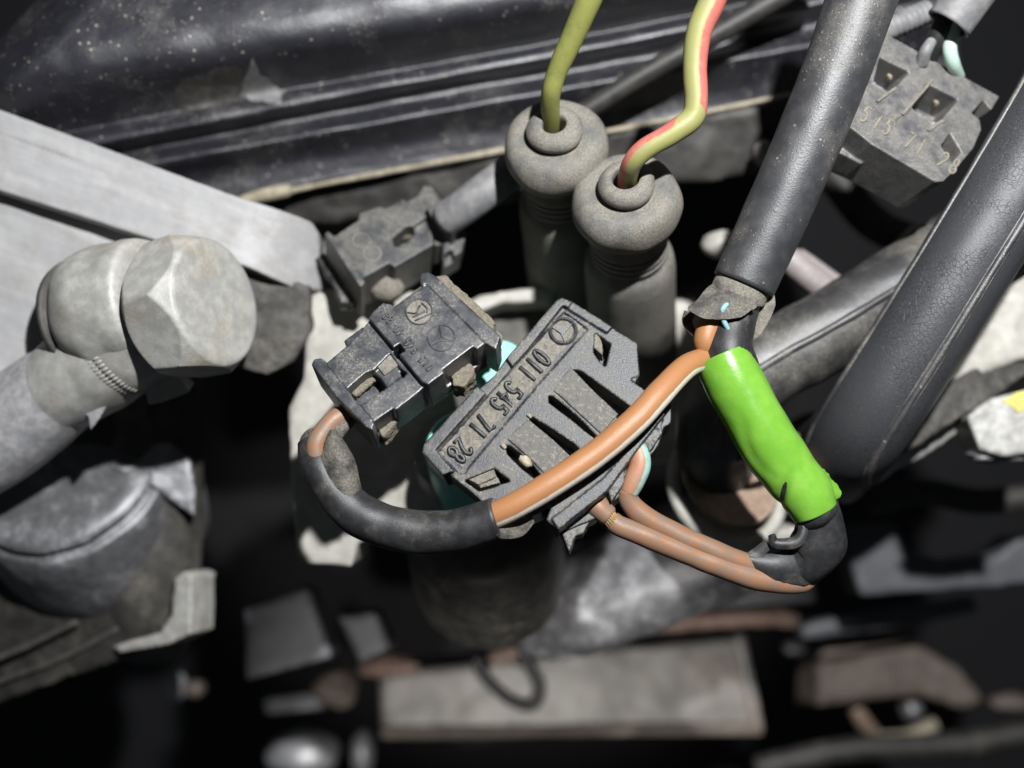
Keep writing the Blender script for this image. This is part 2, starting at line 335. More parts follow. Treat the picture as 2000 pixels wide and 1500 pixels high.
def ribbon_bm(bm, pts, curl=0.3, th=0.05, cross=8, ragged=0.0, seed=0, face=None):
    """a bent strip with thickness: pts (u, v, z, half width px)"""
    q = catmull(pts, 6); co = [P(a[0], a[1], a[2]) for a in q]; w = [a[3] * sc(a[2]) for a in q]; T, N, B = frames(co)
    if face is not None:
        N = [(Vector(face) - t * Vector(face).dot(t)).normalized() for t in T]; B = [t.cross(n) for t, n in zip(T, N)]
    top, bot = [], []
    for i in range(len(co)):
        a, b = [], []
        for j in range(cross + 1):
            x = j / cross * 2 - 1; ww = w[i] * (1 + ragged * noise.noise(Vector((i * 0.7, x * 0.5, seed))) * (abs(x) > 0.7))
            p = co[i] + B[i] * x * ww - N[i] * curl * w[i] * x * x
            n = (N[i] + B[i] * curl * 2 * x).normalized()
            a.append(bm.verts.new(p)); b.append(bm.verts.new(p - n * th))
        top.append(a); bot.append(b)
    def quad(a, b, c, d):
        try: bm.faces.new([a, b, c, d])
        except ValueError: pass
    for i in range(len(co) - 1):
        for j in range(cross):
            quad(top[i][j], top[i + 1][j], top[i + 1][j + 1], top[i][j + 1]); quad(bot[i][j], bot[i][j + 1], bot[i + 1][j + 1], bot[i + 1][j])
        quad(top[i][0], bot[i][0], bot[i + 1][0], top[i + 1][0]); quad(top[i][cross], top[i + 1][cross], bot[i + 1][cross], bot[i][cross])
    for e in (0, len(co) - 1):
        for j in range(cross): quad(top[e][j], top[e][j + 1], bot[e][j + 1], bot[e][j])
    bmesh.ops.recalc_face_normals(bm, faces=bm.faces)
def ribbon(name, pts, m, parent=None, **kw):
    bm = bmesh.new(); ribbon_bm(bm, pts, **kw); return obj(name, bm, m, parent, angle=50)

# raised moulded marks: strokes swept on a plane
def arc(cx, cy, rx, ry, a0, a1, n=10): return [(cx + rx * math.cos(R(a0 + (a1 - a0) * i / n)), cy + ry * math.sin(R(a0 + (a1 - a0) * i / n))) for i in range(n + 1)]
GLYPH = {
    '0': [arc(.5, .8, .42, .8, 90, 450, 18)], '1': [[(.5, 1.6), (.5, 0)]],
    '2': [arc(.5, 1.16, .42, .44, 165, -35, 10) + [(.08, 0), (.95, 0)]],
    '4': [[(.72, 0), (.72, 1.6), (.05, .5), (.98, .5)]],
    '5': [[(.88, 1.6), (.22, 1.6), (.14, .95)] + arc(.47, .52, .43, .52, 115, -150, 12)],
    '7': [[(.05, 1.6), (.92, 1.6), (.38, 0)]],
    '8': [arc(.5, 1.2, .34, .4, 270, 630, 14), arc(.5, .4, .43, .4, 90, 450, 16)]}
def stroke(bm, pl, pts, w, h=0.0, seg=6):
    co = [pl.p(u, v, h) for u, v in pts]
    if len(co) < 2: return
    tube_bm(bm, co, [w] * len(co), seg=seg)
def write(bm, pl, text, start, end, height, wid, w, h=0.0):
    r = Vector((end[0] - start[0], end[1] - start[1])); adv = r.length / (len(text) - 1); r.normalize(); up = Vector((r.y, -r.x))
    for i, ch in enumerate(text):
        c = Vector(start) + r * adv * i
        for st in GLYPH.get(ch, []):
            stroke(bm, pl, [tuple(c + r * (x - 0.5) * wid + up * (y / 1.6 - 0.5) * height) for x, y in st], w, h)

# ------------------------------------------------------------------ large structure behind: bay floor, engine castings
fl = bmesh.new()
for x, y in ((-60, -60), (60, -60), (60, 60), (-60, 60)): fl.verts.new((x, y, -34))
fl.faces.new(fl.verts[:]); tag(obj('engine_bay_floor', fl, 'void', smooth=False), 'shadow-black floor deep in the engine bay', None, kind='structure')

# valve cover: stations along its length, rows across it (v pixel at each station, depth)
vc = thing('valve_cover', 'black painted engine cover with long ridges and peeling patches across the top', 'engine cover', P(900, 150, -5))
US = [-60, 0, 60, 130, 300, 500, 750, 1000, 1300, 1600, 1900]
def line(v500, v1000): return [v500 + (v1000 - v500) * (u - 500) / 500 for u in US]
rows = [(-420, -560, -4.2), (-120, -220, -3.2), (0, -90, -2.83), (50, -45, -2.77), (100, 5, -2.95), (145, 45, -3.55), (180, 75, -4.1), (192, 86, -4.2), (204, 98, -4.04), (216, 110, -3.97), (228, 122, -4.05), (243, 141, -4.55), (260, 160, -4.6), (274, 176, -4.32), (285, 188, -4.24), (297, 200, -4.36), (325, 235, -4.8), (360, 266, -4.95), (381, 285, -5.0)]
rows = catmull(rows, 4)
bm = bmesh.new(); grid = []
for v5, v10, z in rows:
    q = catmull([(u, v, z) for u, v in zip(US, line(v5, v10))], 10); grid.append(q)
for i, q in enumerate(grid):
    vs = []
    for u, v, z in q:
        ul = max(-60.0, -8 + (118 - v) * 0.95); e = max(0.0, 1 - (u + 60) / 120.0)          # the left end rounds off and drops away
        uu = u if ul <= -60 else ul + (u + 60) * (1900 - ul) / 1960; p = P(uu, v, z - 1.6 * e ** 2.2)
        p.z -= (u - 700) / 1000 * 0.6; p.z += 0.05 * noise.fractal(p * 0.9, 1, 2, 3) + 0.02 * noise.fractal(p * 4, 1, 2, 3); vs.append(bm.verts.new(p))
    grid[i] = vs
for a, b in zip(grid, grid[1:]):
    for j in range(len(a) - 1): bm.faces.new([a[j], b[j], b[j + 1], a[j + 1]])
last = grid[-1]; deep = [bm.verts.new(v.co + Vector((0, 0.1, -3.5))) for v in last]
for j in range(len(last) - 1): bm.faces.new([last[j], deep[j], deep[j + 1], last[j + 1]])
from mathutils.bvhtree import BVHTree
bmesh.ops.recalc_face_normals(bm, faces=bm.faces)
COVER = BVHTree.FromBMesh(bm)
if sum((f.normal.z for f in bm.faces)) < 0: bmesh.ops.reverse_faces(bm, faces=bm.faces)
obj('cover_shell', bm, 'paint', vc)
tube('gasket_strip', [(470, 393, -4.98, 11), (520, 381, -4.94, 13), (560, 371, -4.94, 12), (590, 367, -4.98, 5), (760, 335, -4.98, 5), (1010, 288, -4.98, 5), (1300, 235, -5, 5), (1700, 150, -5, 5)], 'gasket', vc, rough=0.04)
def flake(name, pts, m, lift):
    b = bmesh.new(); q = []
    for (x0, y0), (x1, y1) in zip(pts, pts[1:] + pts[:1]):
        for t in range(4):
            x, y = x0 + (x1 - x0) * t / 4, y0 + (y1 - y0) * t / 4; w = noise.noise_vector(Vector((x * .08, y * .08, 0))) * 5; q.append((x + w.x, y + w.y))
    b.faces.new([b.verts.new((x, y, 0)) for x, y in q]); bmesh.ops.triangulate(b, faces=b.faces[:])
    for _ in range(3): bmesh.ops.subdivide_edges(b, edges=[e for e in b.edges if e.calc_length() > 12], cuts=1, use_grid_fill=False); bmesh.ops.triangulate(b, faces=b.faces[:])
    for v in b.verts:
        d = Vector(((v.co.x - 1000) * K, (750 - v.co.y) * K, -1)).normalized(); h = COVER.ray_cast(Vector((0, 0, ZC)), d)
        v.co = h[0] - d * lift if h[0] is not None else P(v.co.x, v.co.y, -4)
    return obj(name, b, m, vc)
flake('bare_patch', [(340, 190), (352, 152), (395, 147), (420, 132), (462, 130), (475, 150), (468, 190), (440, 200), (400, 212), (350, 215)], 'flake', .012)
flake('bare_patch', [(493, 112), (507, 145), (522, 150), (535, 185), (552, 182), (548, 203), (520, 200), (500, 198), (468, 190), (476, 160)], 'primer', .03)
# dark engine block below the cover
hb = thing('cylinder_head', 'dark grimy engine side wall below the black cover', 'engine block', P(900, 500, -8))
b = bmesh.new(); slab_bm(b, Plane(800, 400, -5.6, (0, -0.35, 0.94)), [(380, 405), (600, 372), (1010, 296), (1480, 208), (1500, 340), (1000, 400), (620, 440), (420, 450)], 0, -5)
obj('side_wall', carve(b, None, 0.12, 2, 0.08, 0.8), 'greasy', hb)

# aluminium bracket strip and plate, left
br = thing('bracket_strip', 'wide pale aluminium strip running down from the left edge', 'bracket', P(300, 400, -2.6))
pl = Plane(300, 380, -2.55, (0.05, 0.12, 0.98)); b = bmesh.new(); c_ = bmesh.new()
slab_bm(b, pl, [(-90, 178), (0, 214), (250, 305), (470, 386), (560, 412), (598, 425), (609, 445), (608, 556), (560, 556), (480, 520), (330, 478), (0, 372), (-90, 344)], 0, -0.55)
slab_bm(c_, pl, [(-90, 226), (0, 258), (110, 296), (215, 338), (214, 341), (100, 300), (0, 264), (-90, 234)], 0.1, -0.05)
me = carve(b, c_, 0.035, 2, 0.008, 2.5); x0 = P(455, 400, -2.6).x
for v in me.vertices:
    e = max(0.0, v.co.x - x0 + 0.25 * (v.co.y - P(500, 400, -2.6).y) * -1)
    v.co.z -= 0.10 * e ** 3 + 0.10 * e * e
obj('strip', me, 'alu', br)
b = bmesh.new(); slab_bm(b, Plane(570, 560, -3.1, (0.1, -0.1, 0.98)), [(420, 505), (606, 560), (608, 640), (575, 705), (520, 735), (400, 700), (380, 560)], 0, -1.2)
obj('strip_end_boss', carve(b, None, 0.05, 4, 0.05, 1.5), 'darkcast', br)
pt = thing('cover_plate', 'flat grey metal plate at the left edge below the aluminium strip', 'metal plate', P(100, 600, -3.4))
b = bmesh.new(); pl = Plane(100, 560, -2.85, (0.05, 0.05, 0.99)); slab_bm(b, pl, [(-120, 340), (0, 378), (200, 440), (345, 490), (360, 560), (250, 700), (120, 790), (-120, 860)], 0, -0.5)
obj('plate', carve(b, None, 0.05, 3, 0.02, 1.0), 'alu', pt)
# pipe with banjo bolt
bj = thing('pipe_fitting', 'pale metal pipe ending in a banjo fitting with a big hex bolt', 'pipe fitting', P(250, 650, -2.4))
ax = Vector((0.90, 0.16, 0.40)).normalized(); c0 = P(228, 606, -2.1)
lathe('washer', c0 - ax * 0.95, ax, [(0, .7), (0, 1.2), (.12, 1.24), (.16, 1.2), (.16, .7)], 'darkcast', bj)
lathe('banjo_body', c0 - ax * 0.8, ax, smooth_prof([(0, .9), (.05, 1.1), (.3, 1.28), (.7, 1.38), (1.0, 1.37), (1.3, 1.33), (1.6, 1.3), (1.85, 1.2), (1.9, .8)]), 'fit', bj, lump=0.05)
hx = ax.orthogonal().normalized(); hx = (Vector((0, 1, 0)) - ax * ax.y).normalized(); hy = ax.cross(hx)
b = bmesh.new(); HC = P(352, 606, -1.55); hr = 1.50
hexv = []
for t, k in ((-0.35, 1.0), (1.0, 1.0)):
    hexv.append([b.verts.new(HC + ax * t + (hx * math.cos(R(60 * i + 26)) + hy * math.sin(R(60 * i + 26))) * hr * k) for i in range(6)])
b.faces.new(hexv[0][::-1]); b.faces.new(hexv[1])
for i in range(6): b.faces.new([hexv[0][i], hexv[0][(i + 1) % 6], hexv[1][(i + 1) % 6], hexv[1][i]])
bmesh.ops.recalc_face_normals(b, faces=b.faces)
me = bpy.data.meshes.new('t'); b.to_mesh(me); b.free(); o = bpy.data.objects.new('t', me); C.objects.link(o)
b = bmesh.new(); lathe_bm(b, HC - ax * 0.6, ax, [(0, .9), (.3, 1.28), (.5, 1.46), (1.12, 1.50), (1.50, 1.27), (1.53, 1.20), (1.535, .6)], 64)
me2 = bpy.data.meshes.new('t2'); b.to_mesh(me2); b.free(); o2 = bpy.data.objects.new('t2', me2); C.objects.link(o2)
md = o.modifiers.new('b', 'BOOLEAN'); md.operation = 'INTERSECT'; md.solver = 'EXACT'; md.object = o2
md = o.modifiers.new('r', 'REMESH'); md.mode = 'VOXEL'; md.voxel_size = 0.024
md = o.modifiers.new('s', 'SMOOTH'); md.factor = 0.5; md.iterations = 2
hm = evaluated(o); bpy.data.objects.remove(o); bpy.data.objects.remove(o2)
obj('bolt_head', hm, 'fit', bj)
pd = [(-260, 985, -3.4, 100), (-120, 915, -3.2, 98), (0, 850, -3.0, 95), (90, 780, -2.75, 92), (150, 738, -2.55, 86), (205, 695, -2.3, 86)]
tube('pipe', pd, 'pipe', bj, seg=40, rough=0.03)
tube('collar', [(110, 768, -2.65, 84), (150, 738, -2.5, 93), (190, 712, -2.35, 96), (222, 688, -2.2, 97), (250, 668, -2.1, 104), (275, 640, -2.0, 112)], 'fit', bj, seg=48, rough=0.03)
# knurled teeth in two rows round the collar
cc, _r = path([(150, 738, -2.5, 97), (190, 712, -2.35, 96), (222, 688, -2.2, 97), (250, 668, -2.1, 100)], 8); T, N, B = frames(cc)
for row in (17, 20):
    for j in range(44):
        th = R(-110 + j * 5.0 + 3); d = N[row] * math.cos(th) + B[row] * math.sin(th); p = cc[row] + d * _r[row] * (0.985 + (row - 17) * 0.01)
        if j == 0 and row == 17:
            b = bmesh.new(); blob_bm(b, Vector((0, 0, 0)), .085, .033, .035, sub=2, lump=0.05); tooth0 = obj('tooth', b, 'fit', bj); o = tooth0
        else: o = tooth0.copy(); C.objects.link(o)
        o.location = p - bj.location; o.rotation_mode = 'QUATERNION'
        o.rotation_quaternion = Matrix((T[row], T[row].cross(d), d)).transposed().to_quaternion()
lip = bmesh.new(); slab_bm(lip, Plane(330, 760, -2.0, (0.1, -0.35, 0.9)), [(275, 690), (320, 690), (345, 735), (373, 765), (345, 778), (290, 792), (275, 745)], 0, -0.5)
obj('lower_lip', carve(lip, None, 0.04, 3, 0.03), 'fit', bj)
spike = bmesh.new(); slab_bm(spike, Plane(185, 820, -2.0, (0.1, -0.3, 0.9)), [(150, 770), (215, 770), (205, 800), (192, 822), (175, 843), (172, 815), (158, 806)], 0, -0.35)
obj('burr', carve(spike, None, 0.03, 2), 'pipe', bj)

# grey casting below the pipe, lower left
lc = thing('engine_casting', 'rough grey cast housing under the pipe, lower left', 'casting', P(200, 1000, -5))
b = bmesh.new()
slab_bm(b, Plane(200, 1000, -5.4, (-0.1, -0.1, 1)), [(180, 700), (300, 740), (310, 900), (310, 1050), (310, 1260), (240, 1290), (-80, 1400), (-200, 1300), (-100, 900), (60, 800)], 0, -2.2)
obj('housing', carve(b, None, 0.1, 4, 0.05, 1.0), 'greasy', lc)
tube('column', [(296, 700, -6.2, 98), (298, 850, -6.2, 97), (297, 1000, -6.2, 96), (296, 1150, -6.4, 92), (294, 1225, -7.5, 84)], 'darkcast', lc, seg=40, rough=0.04)
lathe('round_housing', P(118, 905, -5.0), (0.07, -0.60, -0.80), smooth_prof([(0, .9), (.04, 1.75), (.12, 2.05), (.26, 2.18), (.32, 2.08), (.44, 2.08), (.50, 2.26), (.58, 2.34), (.9, 2.44), (1.6, 2.53), (2.4, 2.58), (3.2, 2.50), (3.5, 2.25), (3.6, 1.6)], 3), 'cast', lc, seg=96, angle=50, lump=0.05)
b = bmesh.new(); slab_bm(b, Plane(280, 880, -4.9, (0.25, 0.1, 0.95)), [(215, 912), (262, 905), (300, 868), (330, 862), (372, 895), (384, 960), (380, 1010), (300, 955)], 0, -1.2)
obj('upper_lug', carve(b, None, 0.05, 8, 0.02, 1.6), 'cast', lc)
fin = bmesh.new()
slab_bm(fin, Plane(345, 1180, -5.0, (-0.3, 0.1, 0.95)), [(340, 1130), (360, 1115), (374, 1122), (372, 1238), (330, 1258), (232, 1276), (218, 1262), (312, 1236), (334, 1200)], 0, -1.0)
obj('fin', carve(fin, None, 0.05, 3, 0.02, 1.6), 'fit', lc)
for pts in ([(-40, 1345, -6, 6), (120, 1285, -5.8, 6), (230, 1228, -5.7, 6)], [(-40, 1300, -5.6, 7), (60, 1258, -5.6, 7), (150, 1215, -5.5, 6)]):
    tube('casting_rib', pts, 'darkcast', lc)

# pale intake casting under the plugs
wb = thing('intake_casting', 'pale dusty metal casting under the two front plugs', 'casting', P(780, 850, -6))
b = bmesh.new()
slab_bm(b, Plane(760, 850, -3.7, (0.0, 0.05, 0.99)), [(604, 565), (720, 560), (850, 575), (880, 700), (900, 900), (880, 1040), (780, 1040), (700, 1060), (690, 1108), (600, 1105), (578, 1085), (566, 900), (560, 800), (590, 740)], 0, -2.0)
obj('casting_body', carve(b, None, 0.07, 6, 0.025, 0.9), 'white', wb)
b = bmesh.new(); slab_bm(b, Plane(980, 575, -4.6, (0, 0.2, 1)), [(890, 600), (940, 575), (1060, 556), (1090, 565), (1080, 590), (980, 592), (930, 610)], 0, -0.8)
obj('casting_lit_sliver', carve(b, None, 0.06, 4, 0.04, 1), 'white', wb)  # pale slab cut to the lit sliver of the casting
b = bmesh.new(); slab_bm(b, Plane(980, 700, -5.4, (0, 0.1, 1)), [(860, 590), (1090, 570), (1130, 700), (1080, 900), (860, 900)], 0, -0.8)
obj('casting_shaded_part', carve(b, None, 0.06, 4, 0.04, 1), 'darkcast', wb)  # dark material paints the shaded part of the same pale casting
b = bmesh.new()
slab_bm(b, Plane(1350, 700, -6.6, (0, 0.1, 1)), [(1300, 590), (1350, 575), (1385, 600), (1395, 680), (1370, 760), (1330, 900), (1200, 900), (1180, 760)], 0, -2)
obj('casting_wall', carve(b, None, 0.09, 4, 0.08, 0.9), 'white', wb)
ip = thing('intake_pipe', 'thick shiny metal intake runner below the front plugs', 'intake pipe', P(1200, 1130, -6.5))
tube('runner', [(1040, 1235, -8.0, 60), (1110, 1190, -7.7, 95), (1220, 1140, -7.3, 108), (1330, 1090, -7.0, 112), (1480, 1040, -6.9, 100)], 'cast', ip, seg=40, rough=0.1)
dc = thing('injector_holder', 'dark round holder hanging below the front plugs', 'injector holder', P(920, 1100, -5.4))
lathe('holder_body', P(945, 1010, -3.6), (0.02, -0.62, -0.78), smooth_prof([(0, .9), (.02, 1.35), (.3, 1.6), (1.2, 1.78), (2.4, 1.8), (3.0, 1.7), (3.6, 1.35), (4.3, .7), (4.5, .4)]), 'greasy', dc, lump=0.04)
lathe('mint_sleeve', P(912, 872, -1.6), (0.03, -0.45, -0.89), [(0, .5), (0, .8), (.1, .86), (1.4, .86), (1.5, .84), (2.2, .8), (2.6, .8)], 'mint', dc, angle=40)
lathe('mint_sleeve', P(975, 715, -2.0), (0.0, -0.3, -0.95), [(0, .2), (0, .55), (.1, .6), (1.8, .6), (1.9, .3)], 'mint', dc, angle=40)
lathe('clear_ring', P(900, 880, -3.0), (0.03, -0.45, -0.89), [(0, .85), (0, 1.0), (.15, 1.05), (.8, 1.05), (.9, .8)], 'greysleeve', dc, angle=40)

# right: stained block, flange, bolt with yellow paint
rb = thing('exhaust_flange_block', 'pale stained metal block at the right edge behind the cracked hose', 'casting', P(1900, 650, -4.6))
b = bmesh.new()
slab_bm(b, Plane(1880, 640, -4.4, (-0.1, 0.1, 1)), [(1780, 440), (2150, 380), (2150, 700), (1990, 700), (1850, 770), (1740, 800), (1660, 800), (1700, 600)], 0, -1.6)
obj('block', carve(b, None, 0.07, 5, 0.08, 1.1), 'white', rb)
b = bmesh.new()
slab_bm(b, Plane(1880, 760, -4.1, (0.1, 0.25, .95)), [(2150, 590), (2000, 655), (1860, 745), (1700, 850), (1690, 880), (1740, 900), (1880, 815), (2000, 735), (2150, 670)], 0, -0.8)
obj('flange', carve(b, None, 0.05, 4, 0.06, 1.4), 'darkcast', rb)
b = bmesh.new()
slab_bm(b, Plane(1800, 860, -4.6, (0.1, -0.2, .95)), [(1880, 800), (1900, 830), (1840, 870), (1750, 920), (1660, 985), (1635, 980), (1680, 900)], 0, -0.8)
obj('lower_edge', carve(b, None, 0.05, 4, 0.06, 1.4), 'fit', rb)
bo = thing('flange_bolt', 'square grey bolt marked with yellow paint at the right edge', 'bolt', P(1950, 840, -4))
b = bmesh.new(); slab_bm(b, Plane(1950, 830, -3.7, (-0.1, 0.15, .98)), [(1888, 815), (1940, 775), (2080, 745), (2080, 880), (1960, 890), (1915, 880)], 0, -1.1)
obj('head', carve(b, None, 0.05, 4, 0.04, 2), 'fit', bo)
blob('grease', P(1965, 888, -4.1), .75, .18, .3, 'cast', bo, lump=0.5)
b = bmesh.new(); slab_bm(b, Plane(1950, 830, -3.66, (-0.1, 0.15, .98)), [(1958, 785), (1985, 766), (2060, 752), (2060, 800), (2000, 800), (1990, 806), (1975, 792)], 0, -0.06)
obj('paint_mark', b, 'yellow', bo, smooth=False)

# copper washer fitting, centre right
cf = thing('hose_fitting', 'copper washer and pale ring of a hose joint left of the green tape', 'hose fitting', P(1430, 950, -4))
d_ = Vector((0.25, 0.45, 0.86))
lathe('washer', P(1425, 935, -3.9), d_, [(0, .5), (.0, 1.12), (.06, 1.16), (.14, 1.12), (.14, .5)], 'copper', cf, angle=30)
co, r = [], []
x_ = d_.orthogonal().normalized(); y_ = d_.normalized().cross(x_); cen = P(1420, 955, -4.1)
for i in range(41): co.append(cen + (x_ * math.cos(i * math.pi / 20) + y_ * math.sin(i * math.pi / 20)) * 1.28); r.append(0.16)
b = bmesh.new(); tube_bm(b, co, r, seg=14, caps=False); obj('outer_ring', b, 'white', cf)
b = bmesh.new(); slab_bm(b, Plane(1430, 1020, -4.6, (0, -0.2, 0.98)), [(1345, 990), (1400, 1035), (1480, 1045), (1560, 1030), (1560, 1055), (1480, 1068), (1380, 1050)], 0, -0.5)
obj('seat_flange', carve(b, None, 0.05, 4, 0.04), 'white', cf)

# ------------------------------------------------------------------ far below: out-of-focus parts
def plate(name, label, cat, poly, z, m, n=(0, 0.1, 1), th=0.8, voxel=0.12, disp=0.02, group=None):
    b = bmesh.new(); slab_bm(b, Plane(sum(p[0] for p in poly) / len(poly), sum(p[1] for p in poly) / len(poly), z, n), poly, 0, -th)
    o = obj(name, carve(b, None, voxel, 3, disp, 0.5), m); tag(o, label, cat, group); return o
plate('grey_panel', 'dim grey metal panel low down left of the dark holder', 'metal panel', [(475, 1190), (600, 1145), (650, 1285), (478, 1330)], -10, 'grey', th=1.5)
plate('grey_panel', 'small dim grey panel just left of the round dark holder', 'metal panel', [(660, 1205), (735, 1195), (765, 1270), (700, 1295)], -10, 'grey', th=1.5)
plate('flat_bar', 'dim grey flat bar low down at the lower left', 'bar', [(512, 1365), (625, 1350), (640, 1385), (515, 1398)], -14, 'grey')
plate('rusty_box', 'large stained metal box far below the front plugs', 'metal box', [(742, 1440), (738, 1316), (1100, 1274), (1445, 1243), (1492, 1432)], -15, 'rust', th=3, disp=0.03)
BOX = bpy.context.scene.objects['rusty_box']
for pts in ([(742, 1444), (742, 1420), (1486, 1412), (1493, 1436)], [(1432, 1240), (1456, 1238), (1496, 1434), (1474, 1434)]):
    b = bmesh.new(); slab_bm(b, Plane(1100, 1400, -14.75, (0, .1, 1)), pts, 0, -.6); obj('rim', carve(b, None, 0.1, 3, 0.02), 'dullrust' if pts[0][0] < 800 else 'rust', BOX)
tag(tube('rusty_line', [(950, 1290, -13, 14), (1100, 1248, -13, 16), (1300, 1218, -13, 18), (1480, 1205, -13, 18), (1555, 1210, -13, 17)], 'rustpipe', rough=0.08), 'brown rusty line running above the stained box', 'pipe')
tag(tube('drain_hose', [(930, 1285, -12, 13), (950, 1325, -12, 13), (1000, 1368, -12, 13), (1040, 1375, -12, 14), (1052, 1340, -12, 14), (1030, 1290, -12, 13), (1015, 1250, -12, 13)], 'sleeve', rough=0.03), 'thin black hose looping in front of the stained box', 'hose')
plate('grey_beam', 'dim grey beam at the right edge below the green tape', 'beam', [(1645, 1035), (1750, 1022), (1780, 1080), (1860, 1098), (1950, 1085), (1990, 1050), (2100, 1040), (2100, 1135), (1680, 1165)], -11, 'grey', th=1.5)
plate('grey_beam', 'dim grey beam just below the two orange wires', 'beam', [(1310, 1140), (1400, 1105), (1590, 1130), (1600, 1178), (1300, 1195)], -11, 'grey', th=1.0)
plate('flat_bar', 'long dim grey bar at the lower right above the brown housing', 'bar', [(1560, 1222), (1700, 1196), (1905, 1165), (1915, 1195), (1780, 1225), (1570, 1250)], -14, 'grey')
b = bmesh.new(); slab_bm(b, Plane(1740, 1320, -16, (0, .15, 1)), [(1596, 1385), (1600, 1300), (1640, 1272), (1800, 1262), (1872, 1306), (1925, 1368), (1885, 1386), (1800, 1362), (1700, 1368)], 0, -2, 1.1)
slab_bm(b, Plane(1700, 1255, -15.6, (0, .1, 1)), [(1600, 1290), (1610, 1262), (1790, 1233), (1802, 1252), (1700, 1275)], 0, -1.2)
tag(obj('brown_housing', carve(b, None, 0.14, 8, 0.08, 0.5), 'dullrust'), 'dull brown rounded housing far below at the lower right', 'housing')
tag(blob('bolt_end', P(1553, 1264, -16), .42, .26, .3, 'cast', lump=0.1), 'small grey bolt end beside the stained box', 'bolt')
tag(blob('knob', P(1780, 1385, -17), .4, .4, .4, 'cast', lump=0.1), 'small dim grey knob under the brown housing', 'knob')
tag(tube('red_lead', [(1670, 1385, -17, 14), (1690, 1415, -17, 16), (1710, 1430, -17, 10)], 'copper'), 'short reddish lead far below at the lower right', 'cable')
tag(tube('green_lead', [(1705, 1440, -17, 9), (1770, 1438, -17, 12), (1825, 1415, -17, 14)], 'gasket'), 'pale green lead far below beside the reddish one', 'cable')
tag(blob('bolt_end', P(1975, 1372, -17), .75, .3, .4, 'dullrust', lump=0.2), 'faint tan bolt end at the lower right edge', 'bolt')
tag(blob('steel_cap', P(592, 1470, -18), 1.3, .75, 1.0, 'silver', lump=0.1, seed=3), 'bright steel cap at the bottom edge', 'cap')
tag(blob('steel_cap', P(708, 1470, -18), .4, .8, .6, 'silver', lump=0.1, seed=5), 'narrow bright steel cap beside the larger one at the bottom edge', 'cap')
tag(blob('clamp_lump', P(760, 1300, -13), .95, .35, .5, 'rustpipe', lump=0.25, seed=2), 'pinkish rusty lump below the dark holder', 'clamp')
tag(blob('clamp_lump', P(655, 1345, -14), .7, .6, .5, 'dullrust', lump=0.3, seed=6), 'brown rusty lump beside the grey flat bar', 'clamp')
tag(blob('bolt_end', P(345, 1340, -12), .3, .45, .4, 'silver', lump=0.15, seed=8), 'tiny bright bolt end below the grey casting', 'bolt')
tag(blob('bolt_end', P(382, 1345, -12), .32, .26, .4, 'dullrust', lump=0.15, seed=9), 'tiny brown bolt end right of the bright one', 'bolt')

# ------------------------------------------------------------------ plugs
GP = 'black plastic electrical plugs'
p1 = Plane(790, 690, 0.30, (-0.02, 0.42, 0.91)); f = zz(560, 480, 3.41)
k1 = thing('electrical_plug', 'small black two-pin plug with raised emblems, leaning at centre left', 'electrical plug', p1.p(790, 690, -0.5), GP)
A = bmesh.new(); X = bmesh.new()
slab_bm(A, p1, f((545, 478), (570, 440), (640, 380), (690, 385), (715, 405), (930, 250), (1335, 640), (1070, 830), (940, 925), (900, 905)), 0, -1.0)
slab_bm(A, p1, f((882, 205), (900, 180), (945, 172), (990, 200), (1425, 600), (1395, 690), (1330, 650), (930, 250), (900, 262)), 0.02, -1.0)
slab_bm(A, p1, f((240, 800), (400, 665), (500, 560), (560, 480), (935, 925), (860, 990), (560, 1220)), -0.15, -1.0)
slab_bm(A, p1, f((163, 790), (180, 755), (225, 745), (258, 765), (275, 800), (585, 1170), (570, 1228), (525, 1205), (330, 1010)), -0.05, -1.0)
slab_bm(A, p1, f((380, 632), (505, 540), (600, 560), (470, 680), (410, 692)), -0.32, -1.0)
slab_bm(X, p1, f((380, 880), (500, 775), (555, 755), (600, 800), (650, 872), (560, 930), (450, 1002)), 0.3, -0.62)
slab_bm(X, p1, f((556, 757), (668, 643), (765, 782), (650, 872)), 0.3, -0.23)
slab_bm(X, p1, f((690, 632), (742, 600), (778, 648), (718, 684)), 0.3, -0.5)
slab_bm(X, p1, f((728, 738), (785, 775), (752, 812)), 0.3, -0.5)
slab_bm(X, p1, f((548, 1112), (690, 1015), (790, 1110), (660, 1230)), 0.3, -0.68)
slab_bm(X, p1, f((1028, 778), (1240, 618), (1360, 745), (1120, 920)), 0.3, -0.68)
obj('housing', carve(A, X, 0.017, 4), 'plug1', k1)
b = bmesh.new(); slab_bm(b, p1, f((990, 205), (1050, 190), (1250, 370), (1395, 515), (1375, 545), (1425, 600), (1400, 690), (1330, 640)), -0.22, -1.05)
obj('end_seal', carve(b, None, 0.02, 3, 0.03, 6), 'dirt', k1)
b = bmesh.new(); slab_bm(b, p1, f((300, 860), (550, 1220), (600, 1225), (1430, 640), (1440, 600), (1000, 200), (560, 500)), -1.0, -1.12)
obj('base_rim', carve(b, None, 0.02, 2, 0.02, 6), 'panel', k1)
b = bmesh.new(); slab_bm(b, p1, f((562, 757), (666, 652), (758, 782), (652, 864)), -0.185, -0.6); obj('latch_tongue', carve(b, None, 0.016, 3, 0.012, 7), 'panel', k1)
